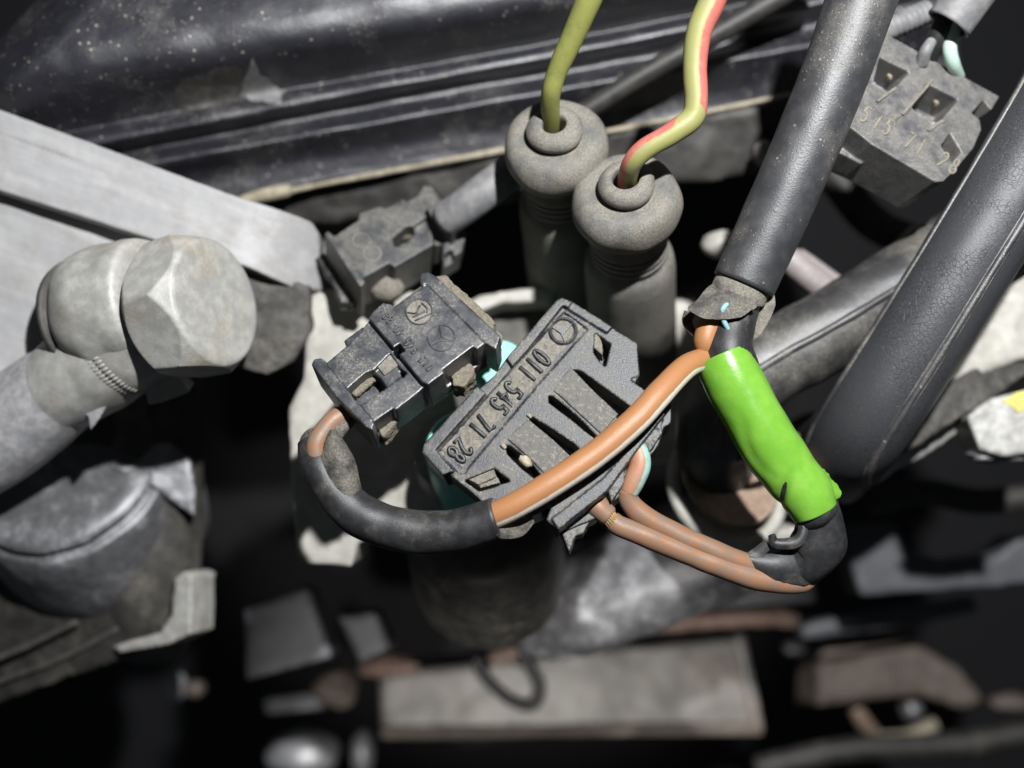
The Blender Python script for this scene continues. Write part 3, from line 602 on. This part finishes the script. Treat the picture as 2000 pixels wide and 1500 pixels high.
for pts, h, h0, g_ in (((( 395, 915), (430, 880), (520, 835), (585, 830), (620, 865), (560, 925), (455, 1000), (415, 970)), -.42, -.9, 1.0),
                   (((605, 1195), (640, 1150), (690, 1145), (725, 1170), (690, 1225), (640, 1270), (620, 1240)), -.62, -1.05, 1.1), (((1085, 845), (1120, 790), (1190, 758), (1240, 790), (1250, 850), (1180, 935), (1110, 930)), -.50, -1.0, 1.05)):
    b = bmesh.new(); slab_bm(b, p1, f(*pts), h, h0, g_); obj('dirt_clod', carve(b, None, 0.018, 9, 0.04, 4), 'dirt', k1)
b = bmesh.new(); u, v = f((882, 440))[0]; stroke(b, p1, arc(u, v, 25.5, 24.5, 0, 360, 40), .018, .0)
g = zz(700, 560, 8.333)
for s_ in ([(885, 500), (1075, 412)], [(1080, 405), (1000, 450), (800, 425)], [(930, 440), (1000, 310)], [(920, 555), (1180, 440)], [(1035, 275), (1125, 360), (1115, 430)]): stroke(b, p1, g(*s_), .02, .0)
obj('monogram_badge', b, 'moulded', k1)
b = bmesh.new(); slab_bm(b, p1, arc(u, v, 24, 23, 0, 350, 35), 0.004, -0.03); obj('badge_recess_dirt', b, 'panel', k1, smooth=False)
b = bmesh.new(); u, v = 862, 660; stroke(b, p1, arc(u, v, 26.5, 25.5, 0, 360, 40), .016, .0)
star = g((1320, 640), (1350, 820), (1530, 895), (1340, 880), (1200, 945), (1300, 830)); star.append(star[0]); stroke(b, p1, star, .014, .0)
obj('star_badge', b, 'moulded', k1)
b = bmesh.new(); write(b, p1, '015 545 40 28', (839, 718), (754, 618), 15, 7.5, .022, .003); obj('lettering', b, 'moulded', k1)

p2 = Plane(1040, 800, -0.05, (-0.05, 0.30, 0.95)); f = zz(800, 560, 2.778)
k2 = thing('electrical_plug', 'large dusty black plug with slots, lying under the orange and white wire', 'electrical plug', p2.p(1040, 800, -0.5), GP)
A = bmesh.new(); X = bmesh.new()
slab_bm(A, p2, f((68, 900), (75, 860), (385, 545), (460, 480), (530, 380), (800, 70), (835, 62), (880, 85), (1235, 305), (1245, 480), (1190, 500), (1300, 575), (1370, 650), (1090, 1080), (800, 1318), (740, 1265), (770, 1190), (640, 1260), (400, 1172), (330, 1110)), -0.0, -0.85)
slab_bm(A, p2, f((66, 900), (75, 855), (365, 540), (412, 578), (140, 885), (240, 1000), (180, 1020)), 0.11, -0.85)
slab_bm(A, p2, f((525, 385), (800, 68), (830, 58), (880, 82), (860, 110), (830, 100), (562, 438)), 0.11, -0.85)
slab_bm(A, p2, f((820, 60), (880, 78), (1100, 215), (1070, 250), (850, 115)), 0.05, -0.85)
slab_bm(A, p2, f((805, 1318), (770, 1260), (1050, 1040), (1190, 880), (1370, 660), (1385, 690), (1200, 930), (1070, 1110)), 0.06, -0.85)
slab_bm(A, p2, f((730, 1260), (860, 1320), (1000, 1260), (1180, 1100), (1190, 960), (1000, 1000)), -0.45, -1.1)
slab_bm(A, p2, f((1230, 860), (1370, 690), (1420, 600), (1420, 740), (1380, 765), (1350, 860), (1295, 930)), -0.35, -1.1)
slab_bm(A, p2, f((1190, 300), (1235, 310), (1250, 480), (1225, 520), (1200, 500)), -0.02, -0.8)
slab_bm(X, p2, f((145, 875), (380, 610), (440, 540), (585, 380), (835, 105), (970, 200), (870, 310), (700, 500), (310, 965), (290, 1000), (255, 990)), 0.3, -0.055)
slab_bm(X, p2, f((410, 580), (545, 400), (590, 430), (450, 590)), 0.4, -0.02)
for pts in (((878, 420), (930, 428), (1222, 638), (1190, 690), (1135, 692), (985, 548), (885, 442)), ((750, 562), (778, 568), (920, 688), (1030, 800), (1012, 806), (880, 698), (752, 602)),
            ((648, 682), (672, 686), (890, 826), (945, 885), (870, 918), (785, 832), (648, 718)), ((515, 835), (545, 843), (650, 925), (722, 1022), (690, 1030), (600, 962), (522, 885))):
    slab_bm(X, p2, f(*pts), 0.3, -0.75)
slab_bm(X, p2, f((285, 1032), (455, 963), (545, 1035), (372, 1092)), 0.3, -0.5)
slab_bm(X, p2, f((1005, 215), (1095, 280), (1065, 408), (1030, 370), (1000, 330)), 0.3, -0.6)
obj('housing', carve(A, X, 0.018, 4), 'plug2', k2)
for pts in (((780, 560), (872, 432), (985, 550), (1133, 690), (1040, 798), (920, 688)), ((530, 825), (642, 716), (785, 834), (872, 918), (735, 1018), (645, 925))):
    b = bmesh.new(); slab_bm(b, p2, f(*pts), 0.04, -0.4); obj('tongue', carve(b, None, 0.018, 4), 'tongue', k2)
b = bmesh.new(); slab_bm(b, p2, f((292, 1032), (452, 966), (472, 1030), (372, 1075)), -0.06, -0.4); slab_bm(b, p2, f((372, 1072), (480, 1035), (490, 1062), (385, 1092)), -0.12, -0.4)
obj('latch_block', carve(b, None, 0.016, 2, 0.015, 6), 'panel', k2)
b = bmesh.new(); slab_bm(b, p2, f((1003, 222), (1015, 235), (1048, 315), (1050, 375), (1000, 330)), -0.05, -0.5); obj('latch_block', carve(b, None, 0.018, 3, 0.015, 6), 'panel', k2)
b = bmesh.new(); slab_bm(b, p2, f((160, 872), (230, 800), (400, 640), (850, 130), (960, 200), (870, 300), (310, 955), (285, 985)), -0.045, -0.1); obj('label_recess_dirt', carve(b, None, 0.02, 2, 0.02, 7), 'panel', k2)
g = zz(840, 600, 4.41)
b = bmesh.new(); u, v = g((1145, 205))[0]; stroke(b, p2, arc(u, v, 25, 24, 0, 360, 40), .045, -.05)
star = [(u + r_ * math.cos(R(a_)), v - r_ * math.sin(R(a_))) for a_, r_ in ((40, 24), (100, 6), (160, 24), (220, 6), (280, 24), (340, 6))]
slab_bm(b, p2, star, 0.0, -0.1); obj('star_badge', b, 'moulded', k2, angle=30)
b = bmesh.new(); write(b, p2, '011 545 71 28', (1058, 698), (892, 888), 38, 15, .045, -.035); obj('lettering', b, 'moulded', k2)
for i, (x, y, s_) in enumerate(((630, 950, .13), (510, 865, .06), (650, 700, .05))):
    u, v = f((x, y))[0]; blob('grit', p2.p(u, v, 0.03), s_ * 1.1, s_ * .7, s_ * .7, 'gasket', k2, seed=i, rot=Matrix.Rotation(R(-45), 3, 'Z'))
b = bmesh.new(); slab_bm(b, p2, f((905, 1230), (965, 1210), (985, 1260), (940, 1340), (900, 1350), (865, 1440), (820, 1330)), -0.5, -1.0); slab_bm(b, p2, f((1060, 1060), (1170, 950), (1165, 1060), (1095, 1170)), -0.25, -1.0)
slab_bm(b, p2, f((1250, 800), (1365, 700), (1370, 800), (1300, 900)), -0.2, -1.0)
obj('wire_guide', carve(b, None, 0.02, 2, 0.02, 5), 'plug3', k2)

p3 = Plane(770, 470, -2.6, (0.12, 0.42, 0.88)); f = zz(580, 330, 4.348)
k3 = thing('electrical_plug', 'small dull black plug behind the emblem plug, slightly out of focus', 'electrical plug', p3.p(770, 470, -0.5), GP)
A = bmesh.new(); X = bmesh.new()
slab_bm(A, p3, f((330, 560), (520, 430), (530, 375), (700, 310), (760, 330), (900, 250), (930, 275), (1040, 215), (1150, 560), (1160, 640), (830, 835), (780, 800), (560, 925), (330, 690)), 0, -1.25)
slab_bm(A, p3, f((230, 545), (260, 525), (345, 580), (580, 960), (540, 1005), (330, 690)), 0.03, -1.25)
slab_bm(A, p3, f((1035, 200), (1080, 130), (1150, 150), (1380, 480), (1330, 540), (1260, 500), (1140, 400)), 0.03, -1.1)
slab_bm(A, p3, f((1140, 570), (1260, 490), (1330, 540), (1230, 640), (1170, 650)), -0.5, -1.3)
slab_bm(A, p3, f((1330, 535), (1390, 480), (1440, 540), (1400, 700), (1240, 800), (1240, 640)), -0.45, -1.2)
slab_bm(X, p3, f((815, 520), (930, 420), (1000, 415), (1010, 470), (900, 590), (830, 590)), 0.3, -0.6)
slab_bm(X, p3, f((1000, 410), (1120, 330), (1190, 410), (1080, 480), (1010, 470)), 0.3, -0.12)
slab_bm(X, p3, f((565, 925), (785, 800), (910, 960), (700, 1090)), 0.3, -0.75)
slab_bm(X, p3, f((1265, 560), (1340, 510), (1385, 700), (1300, 760)), 0.3, -0.7)
obj('housing', carve(A, X, 0.028, 4), 'plug3', k3)
u, v = f((900, 540))[0]; blob('dirt_clod', p3.p(u, v, -.45), .3, .18, .2, 'dirt', k3, seed=3)
u, v = f((760, 1010))[0]; blob('dirt_clod', p3.p(u, v, -.75), .38, .3, .25, 'panel', k3, seed=5, lump=0.1)
b = bmesh.new(); slab_bm(b, p3, f((190, 760), (240, 560), (560, 1000), (600, 1060), (470, 1130), (370, 1130), (300, 930)), -0.9, -1.3); obj('end_seal', carve(b, None, 0.03, 3, 0.04, 5), 'plug3', k3)
b = bmesh.new(); u, v = f((545, 610))[0]; stroke(b, p3, arc(u, v, 17, 14, 0, 360, 30), .02, 0); u, v = f((640, 720))[0]; stroke(b, p3, arc(u, v, 17, 14, 0, 360, 30), .02, 0)
obj('round_badge', b, 'plug3', k3)

p4 = Plane(1800, 220, -1.1, (0.30, 0.28, 0.91)); f = zz(1460, 0, 3.126)
k4 = thing('electrical_plug', 'pale dusty black plug with two square windows, upper right behind the conduit', 'electrical plug', p4.p(1800, 220, -0.5), GP)
A = bmesh.new(); X = bmesh.new()
slab_bm(A, p4, f((560, 560), (840, 200), (1100, 345), (1540, 588), (1490, 670), (1440, 610), (1370, 690), (1420, 730), (1430, 790), (1380, 905), (1300, 1000), (1200, 1105), (1150, 1110), (760, 880), (640, 785), (520, 730)), 0, -1.2)
slab_bm(A, p4, f((580, 900), (720, 960), (700, 1000), (560, 930)), -0.55, -1.1)
slab_bm(A, p4, f((560, 930), (730, 1010), (1060, 1190), (1190, 1110), (800, 880)), -0.6, -1.25)
slab_bm(X, p4, f((865, 298), (1050, 388), (930, 515), (830, 445)), 0.3, -0.75)
slab_bm(X, p4, f((1155, 458), (1352, 560), (1228, 705), (1065, 610)), 0.3, -0.75)
slab_bm(X, p4, f((1300, 765), (1372, 885), (1312, 945), (1245, 845)), 0.3, -0.8)
for pts in (((815, 440), (930, 520), (820, 610), (700, 545)), ((1065, 610), (1210, 705), (1125, 790), (960, 690))): slab_bm(X, p4, f(*pts), 0.3, -0.035)
obj('housing', carve(A, X, 0.02, 4), 'plug4', k4)
for pts in (((940, 690), (1125, 480), (1140, 490), (955, 700)), ((790, 610), (905, 525), (915, 540), (800, 620)), ((1100, 790), (1180, 730), (1210, 735), (1110, 800))):
    b = bmesh.new(); slab_bm(b, p4, f(*pts), 0.03, -0.1); obj('ridge', b, 'panel', k4, angle=30)
for i, (x, y, w_) in enumerate(((965, 445, 1), (1245, 600, 1))):
    u, v = f((x, y))[0]; blob('terminal', p4.p(u, v, -.45), .2, .12, .2, 'white', k4, seed=i, rot=Matrix.Rotation(R(-30), 3, 'Z'), lump=0.3)
    u, v = f((x - 110, y + 15))[0]; blob('terminal', p4.p(u, v, -.4), .06, .14, .15, 'gasket', k4, seed=i + 4, rot=Matrix.Rotation(R(25), 3, 'Z'))
b = bmesh.new(); write(b, p4, '545 71 28', (1690, 224), (1864, 325), 30, 13, .028, .0); obj('lettering', b, 'dustmark', k4)

# ------------------------------------------------------------------ rubber boots with their wires
GB = 'grey rubber wire boots'
def boot(label, u, v, z, d, s_):
    t = thing('rubber_boot', label, 'rubber boot', P(u, v, z), GB); a = P(u, v, z); d = Vector(d).normalized()
    prof = smooth_prof([(.50, .24), (-.02, .25), (-.10, .33), (-.06, .47), (.06, .56), (.17, .55), (.24, .49), (.27, .52), (.25, .70), (.27, .86), (.40, 1.0), (.62, 1.07), (.88, 1.05), (1.06, .95), (1.2, .8), (1.3, .72)], 4)
    lathe('cap', a, d, [(t_ * s_, r_ * s_) for t_, r_ in prof], 'boot', t, seg=64, lump=0.06)
    neck = [(1.25, .7), (1.5, .72)]
    for i in range(4): neck += [(1.56 + i * .17, .80), (1.64 + i * .17, .80), (1.66 + i * .17, .72), (1.71 + i * .17, .72)]
    neck += [(2.3, .84), (2.5, .93), (2.8, .96), (4.2, .98), (6.0, 1.02), (6.1, .9)]
    lathe('body', a, d, [(t_ * s_, r_ * s_) for t_, r_ in neck], 'boot', t, seg=64, angle=60, lump=0.02)
    return t
boot('grey rubber boot at the end of the red and olive wire', 1222, 352, -0.45, (0.12, -0.50, -0.86), 1.0)
boot('grey rubber boot at the end of the plain olive wire, further back', 1082, 247, -0.95, (0.10, -0.46, -0.88), 0.98)
GW = 'thin coloured wires'
tag(tube('wire', [(1172, -60, 0.9, 26), (1150, 0, 0.6, 25), (1120, 70, 0.2, 23), (1088, 140, -0.2, 20), (1076, 185, -0.5, 19), (1075, 240, -1.2, 18), (1076, 275, -2.0, 18)], 'w_olive', rough=0.01), 'plain olive green wire standing in the rear rubber boot', 'wire', group=GW)
tag(tube('wire', [(1410, -60, 0.8, 28), (1392, 0, 0.7, 27), (1366, 60, 0.6, 25), (1357, 130, 0.5, 24), (1360, 195, 0.45, 23), (1350, 232, 0.4, 23), (1310, 262, 0.35, 22), (1262, 290, 0.25, 21), (1235, 318, 0.05, 20), (1226, 350, -0.5, 20), (1226, 380, -1.2, 19)], 'w_red_olive', rough=0.01, k=10, twist=lambda t: 6.283 * (0.56 - 0.62 * min(1, max(0, (t - 0.42) / 0.16)))), 'olive wire with a red stripe bending into the front rubber boot', 'wire', group=GW)

# ------------------------------------------------------------------ conduits, hoses, sleeves
cd = thing('conduit', 'thick smooth black conduit from the top edge with a torn lower end', 'conduit', P(1600, 270, -0.3))
tube('conduit_tube', [(1730, -140, 0.3, 72), (1682, 0, 0.15, 68), (1640, 120, 0.0, 66), (1580, 270, -0.2, 65), (1515, 420, -0.4, 64), (1478, 500, -0.5, 63), (1452, 556, -0.55, 62)], 'hose', cd, seg=48, hollow=0.13, rough=0.01)
tube('inner_lining', [(1480, 500, -0.5, 55), (1448, 560, -0.55, 55), (1440, 582, -0.6, 54)], 'panel', cd, seg=40, hollow=0.06, rough=0.03)
ribbon('torn_flap', [(1450, 560, -0.1, 48), (1415, 582, -0.05, 44), (1375, 598, 0.0, 26), (1345, 602, 0.0, 5)], 'sleevedirt', cd, curl=0.25, ragged=0.06, face=(0.1, 0.5, 0.85))
ribbon('torn_flap', [(1484, 555, -0.5, 24), (1482, 600, -0.5, 26), (1470, 640, -0.55, 18), (1455, 668, -0.6, 6)], 'panel', cd, curl=0.5, face=(-0.5, 0.2, 0.8), ragged=0.1)
ribbon('torn_flap', [(1350, 610, -0.45, 14), (1345, 630, -0.5, 12), (1358, 655, -0.55, 5)], 'sleevedirt', cd, curl=0.2, face=(0.5, 0, 0.8))

cb = thing('taped_cable', 'black cable wrapped in bright green tape, torn open at its lower bend', 'cable', P(1500, 850, -0.2))
tube('jacket', [(1465, 520, -0.75, 42), (1446, 580, -0.7, 44), (1428, 640, -0.55, 46), (1422, 690, -0.42, 50), (1450, 770, -0.3, 50), (1510, 880, -0.2, 48), (1570, 960, -0.15, 48), (1598, 1010, -0.15, 45)], 'sleeve', cb, seg=36, rough=0.03)
def wrinkle(a, t, r):
    q = 1 + 0.05 * math.sin(a * 6.28 * 2 + t * 7) * t + 0.03 * noise.noise(Vector((a * 4, t * 7, 1)))
    q -= 0.17 * math.exp(-((t - 0.80 - 0.5 * (a - 0.17)) / 0.028) ** 2 - ((a - 0.16) / 0.10) ** 2)          # ripped fold
    q -= 0.06 * math.exp(-((a - 0.12 - 0.03 * math.sin(t * 14)) / 0.03) ** 2) * max(0, math.sin(min(1, max(0, (t - 0.25) / 0.5)) * math.pi))
    return r * q
tw = tube('tape_wrap', [(1411, 697, -0.43, 57), (1428, 735, -0.36, 58), (1460, 795, -0.3, 58), (1500, 865, -0.22, 57), (1540, 920, -0.18, 54), (1572, 960, -0.15, 53), (1592, 1000, -0.15, 47)], 'tape', cb, seg=48, hollow=0.05, rfun=wrinkle, k=16)
ribbon('tape_tail', [(1600, 940, 0.1, 30), (1615, 955, 0.0, 28), (1632, 962, -0.1, 18), (1643, 966, -0.15, 6)], 'tape', tw, curl=0.3, th=0.02, ragged=0.08, face=(0.4, 0, 0.9))
ribbon('tape_tail', [(1486, 922, -0.05, 6), (1515, 936, 0.12, 9), (1545, 931, 0.24, 9), (1558, 918, 0.26, 4)], 'tape', tw, curl=0.6, th=0.03, face=(0, 0.3, 0.9))
ribbon('tape_tail', [(1550, 897, 0.24, 4), (1556, 910, 0.27, 8), (1550, 926, 0.26, 7), (1543, 938, 0.2, 3)], 'hose2', cb, curl=0.5, th=0.03, face=(0, 0.1, 0.9))
def opening(a, t, r):
    return r * (1 + 0.1 * t)
tube('bent_jacket', [(1598, 985, -0.2, 42), (1602, 1015, -0.25, 46), (1600, 1055, -0.35, 52), (1577, 1090, -0.45, 50), (1540, 1104, -0.5, 40)], 'sleeve', cb, seg=36, rough=0.05, hollow=0.07, k=10)
ribbon('torn_flap', [(1590, 1092, -0.2, 40), (1560, 1104, -0.1, 38), (1520, 1105, -0.05, 28), (1480, 1098, -0.1, 14), (1455, 1090, -0.15, 5)], 'sleeve', cb, curl=0.35, ragged=0.1, face=(0, 0.15, 0.95), th=0.05)
ribbon('torn_flap', [(1568, 1010, 0.05, 10), (1567, 1040, 0.1, 10), (1552, 1058, 0.1, 12), (1515, 1060, 0.05, 10), (1507, 1045, 0.05, 7)], 'sleeve', cb, curl=0.5, face=(-0.3, 0.3, 0.9), th=0.07)
ribbon('torn_flap', [(1500, 1062, -0.1, 10), (1475, 1082, -0.15, 11), (1440, 1098, -0.2, 4)], 'hose2', cb, curl=0.3, face=(-0.2, 0.3, 0.9))

wo = thing('wire', 'orange wire with a white stripe crossing over the large plug', 'wire', P(1150, 895, 0.6), GW)
tube('insulation', [(1425, 520, -0.75, 20), (1405, 580, -0.55, 22), (1388, 630, -0.4, 24), (1378, 665, -0.35, 24), (1384, 690, -0.45, 22), (1372, 702, -0.35, 23), (1340, 717, -0.05, 24), (1295, 762, 0.35, 26), (1240, 822, 0.62, 27), (1160, 890, 0.74, 27), (1070, 950, 0.82, 27), (985, 998, 0.8, 26), (900, 1030, 0.6, 24)], 'w_orange_white', wo, k=10, twist=0.0, seg=28, rough=0.008)
tag(tube('wire', [(1432, 588, -0.2, 4), (1416, 598, 0.0, 5), (1410, 612, -0.02, 5), (1416, 632, -0.06, 5), (1428, 652, -0.15, 4)], 'w_blue'), 'thin blue and orange strand showing in the torn end of the thick conduit', 'wire', group=GW)
w2 = thing('wire', 'bare cracked orange wire from the lower corner of the large plug', 'wire', P(1300, 1070, -0.1), GW)
tube('insulation', [(1588, 1135, -0.45, 10), (1560, 1140, -0.4, 19), (1500, 1135, -0.3, 23), (1430, 1115, -0.2, 23), (1350, 1085, -0.1, 22), (1270, 1052, 0.0, 21), (1215, 1030, 0.05, 20), (1196, 1018, 0.05, 20)], 'w_orange', w2, seg=24, rough=0.02)
ins = tube('insulation', [(1187, 1008, 0.06, 22), (1165, 988, 0.05, 23), (1140, 962, 0.0, 22), (1110, 935, -0.1, 20)], 'w_orange', w2, seg=24, rough=0.03)
for i in range(7):
    th = -0.9 + i * 0.32; off = 15 * math.sin(th)
    tube('copper_strand', [(1183 + off * 0.75, 1002 - off * 0.75 * 0.9, 0.06 + .16 * math.cos(th), 3), (1199 + off * 0.75, 1022 - off * 0.75 * 0.9, 0.05 + .16 * math.cos(th), 3)], 'strand', ins, seg=8)
w3 = thing('wire', 'cracked orange wire with a mint stripe, bent back beside the large plug', 'wire', P(1260, 1000, -0.2), GW)
tube('insulation', [(1495, 1112, -0.4, 20), (1440, 1095, -0.25, 21), (1370, 1065, -0.15, 21), (1305, 1035, -0.1, 21), (1255, 1005, -0.05, 21), (1230, 980, -0.02, 20), (1226, 958, 0.0, 19)], 'w_orange', w3, seg=24, rough=0.02)
tube('insulation', [(1229, 962, 0.02, 18), (1238, 940, 0.03, 21), (1249, 912, 0.02, 21), (1248, 885, -0.02, 20), (1236, 862, -0.1, 19), (1215, 835, -0.3, 18)], 'w_orange_mint', w3, seg=24, rough=0.02)

sl = thing('cable_sleeve', 'black rubber sleeve curving from the small emblem plug to the orange wire', 'cable sleeve', P(780, 1010, 0.4))
tube('sleeve_tube', [(607, 860, 0.15, 26), (622, 905, 0.3, 36), (650, 955, 0.4, 40), (695, 1000, 0.45, 42), (760, 1030, 0.5, 43), (840, 1040, 0.55, 43), (910, 1032, 0.62, 42), (973, 1012, 0.7, 42)], 'sleeve', sl, seg=40, hollow=0.06, rough=0.025, k=10)
ribbon('sleeve_lip', [(960, 1020, 0.78, 40), (990, 1022, 0.62, 38), (1015, 1020, 0.5, 28), (1038, 1008, 0.48, 12)], 'sleevedirt', sl, curl=-0.5, face=(-0.2, 0.5, 0.8), th=0.05)
ribbon('torn_flap', [(692, 990, 0.72, 26), (672, 940, 0.78, 34), (660, 890, 0.76, 30), (652, 855, 0.68, 17), (650, 838, 0.62, 6)], 'sleevedirt', sl, curl=0.75, ragged=0.04, face=(0.2, 0.2, 0.9))
ribbon('torn_flap', [(625, 930, 0.35, 26), (603, 895, 0.3, 20), (592, 865, 0.3, 14), (597, 848, 0.35, 7), (607, 838, 0.42, 3)], 'sleevedirt', sl, curl=0.5, face=(-0.4, 0.2, 0.85))
tag(tube('wire', [(640, 960, 0.2, 18), (622, 905, 0.4, 19), (618, 870, 0.42, 20), (636, 838, 0.35, 20), (660, 815, 0.25, 20), (690, 800, 0.1, 18)], 'w_orange', rough=0.02), 'short orange wire entering the end of the small emblem plug', 'wire', group=GW)
tag(tube('wire', [(655, 905, 0.15, 15), (650, 865, 0.3, 15), (662, 838, 0.3, 16), (680, 822, 0.2, 15)], 'sleevedirt', rough=0.02), 'short blackened wire beside the orange one at the small emblem plug', 'wire', group=GW)

GH = 'thick black hoses'
bh = thing('rubber_hose', 'big cracked black hose with a raised seam, right of the green tape', 'hose', P(1800, 620, -1.2), GH)
hp = [(2180, 0, -0.9, 92), (2080, 190, -0.9, 91), (1975, 370, -1.0, 91), (1880, 525, -1.15, 90), (1790, 670, -1.4, 90), (1710, 795, -1.8, 89), (1665, 858, -2.5, 88), (1640, 885, -3.8, 87), (1622, 890, -5.6, 84), (1600, 885, -7.5, 82)]
tube('hose_wall', hp, 'crack', bh, seg=56, rough=0.012)
hc, hr_ = path(hp, 8); hT, hN, hB = frames(hc)
def seam(name, ang, r, m, off=0.0, i0=0, i1=None):
    b = bmesh.new(); i1 = i1 or len(hc)
    co = [hc[i] + (hN[i] * math.cos(ang + off * i) + hB[i] * math.sin(ang + off * i)) * hr_[i] * 0.985 for i in range(i0, i1)]
    tube_bm(b, co, [r] * len(co), seg=10, rough=0.02); obj(name, b, m, bh)
seam('mould_seam', -0.28, 0.075, 'hose', 0.0); seam('mould_seam', -1.45 + 2.9, 0.06, 'hose2', 0.0)
seam('mould_seam', -0.18, 0.03, 'hose2', 0.0); seam('mould_seam', -0.38, 0.03, 'hose2', 0.0)
eh = thing('rubber_hose', 'dusty black elbow hose with a centre ridge, crossing behind the taped cable', 'hose', P(1550, 680, -2.5), GH)
ep = [(2150, 330, -3.6, 80), (1950, 440, -3.3, 80), (1760, 560, -3.0, 80), (1620, 645, -2.8, 80), (1500, 712, -2.7, 80), (1430, 765, -2.75, 82), (1400, 830, -3.0, 80), (1398, 890, -3.7, 72), (1405, 930, -4.5, 66)]
tube('hose_wall', ep, 'hose2', eh, seg=48, rough=0.03)
ec, er = path(ep, 8); eT, eN, eB = frames(ec)
b = bmesh.new(); tube_bm(b, [ec[i] + (eN[i] * 0.97 + eB[i] * 0.12) * er[i] for i in range(4, 48)], [0.09] * 44, seg=10, rough=0.03); obj('mould_seam', b, 'hose2', eh)
tag(tube('wire', [(1395, 905, -3.3, 6), (1440, 895, -2.6, 7), (1500, 880, -2.2, 8), (1560, 850, -2.2, 8)], 'hose2'), 'thin dark lead under the elbow hose left of the green tape', 'wire', group=GW)

ts = thing('wire_sleeve', 'short grey sleeve end at the top edge above the pale plug', 'cable sleeve', P(1880, 20, -0.9))
tube('sleeve_tube', [(1960, -110, -0.7, 48), (1915, -40, -0.85, 47), (1880, 10, -1.0, 46), (1852, 48, -1.1, 46)], 'greysleeve', ts, seg=36, hollow=0.07)
tag(tube('wire', [(1870, 10, -1.2, 13), (1862, 60, -1.3, 14), (1855, 95, -1.35, 14), (1862, 125, -1.5, 13), (1872, 150, -1.9, 12)], 'w_mint'), 'pale mint wire dropping into the pale upper right plug', 'wire', group=GW)
tag(tube('wire', [(1850, 20, -1.25, 20), (1832, 70, -1.4, 20), (1815, 110, -1.7, 18), (1808, 140, -2, 18)], 'sleeve'), 'black wire beside the mint one at the pale upper right plug', 'wire', group=GW)
tag(tube('wire', [(1820, 80, -1.3, 10), (1808, 100, -1.3, 12), (1800, 125, -1.5, 12)], 'greysleeve'), 'short grey wire end at the rim of the pale upper right plug', 'wire', group=GW)
tag(tube('corrugated_tube', [(1715, 65, -2.4, 22), (1770, 40, -2.5, 22), (1812, 22, -2.6, 22)], 'greysleeve', k=14, seg=20, rfun=lambda a, t, r: r * (1 + 0.12 * math.sin(t * 60))), 'short ribbed grey tube behind the thick conduit at the top', 'tube')
gs = thing('wire_sleeve', 'pale grey sleeve leaving the dull rear plug towards the boots', 'cable sleeve', P(935, 385, -2.7))
tube('sleeve_tube', [(870, 428, -3.0, 34), (905, 405, -2.8, 35), (945, 375, -2.7, 36), (985, 345, -2.8, 34), (1020, 325, -3.2, 32)], 'greysleeve', gs, seg=28)
tag(tube('strut_rod', [(1130, 225, -3.9, 20), (1250, 150, -3.7, 20), (1400, 65, -3.5, 21), (1600, -50, -3.2, 22)], 'greasy'), 'straight black rod behind the two boots running to the top edge', 'rod')
tag(tube('pale_tube', [(1540, 505, -4.2, 26), (1580, 540, -4.2, 27), (1640, 585, -4.3, 27), (1700, 620, -4.4, 26)], 'pink'), 'pale tube behind the thick conduit above the elbow hose', 'tube')
tag(tube('pale_tube', [(1560, 495, -4.6, 12), (1600, 525, -4.6, 13), (1650, 560, -4.7, 12)], 'pink'), 'thin pinkish tube beside the wider pale tube', 'tube')
tag(blob('pale_stud', P(1412, 478, -4.5), .5, .33, .4, 'white', lump=0.12, seed=3), 'pale round stud between the front boot and the thick conduit', 'stud')
tag(blob('pale_stud', P(1492, 300, -4.5), .25, .3, .3, 'pink', lump=0.12, seed=5), 'small pale stud left of the thick conduit', 'stud')
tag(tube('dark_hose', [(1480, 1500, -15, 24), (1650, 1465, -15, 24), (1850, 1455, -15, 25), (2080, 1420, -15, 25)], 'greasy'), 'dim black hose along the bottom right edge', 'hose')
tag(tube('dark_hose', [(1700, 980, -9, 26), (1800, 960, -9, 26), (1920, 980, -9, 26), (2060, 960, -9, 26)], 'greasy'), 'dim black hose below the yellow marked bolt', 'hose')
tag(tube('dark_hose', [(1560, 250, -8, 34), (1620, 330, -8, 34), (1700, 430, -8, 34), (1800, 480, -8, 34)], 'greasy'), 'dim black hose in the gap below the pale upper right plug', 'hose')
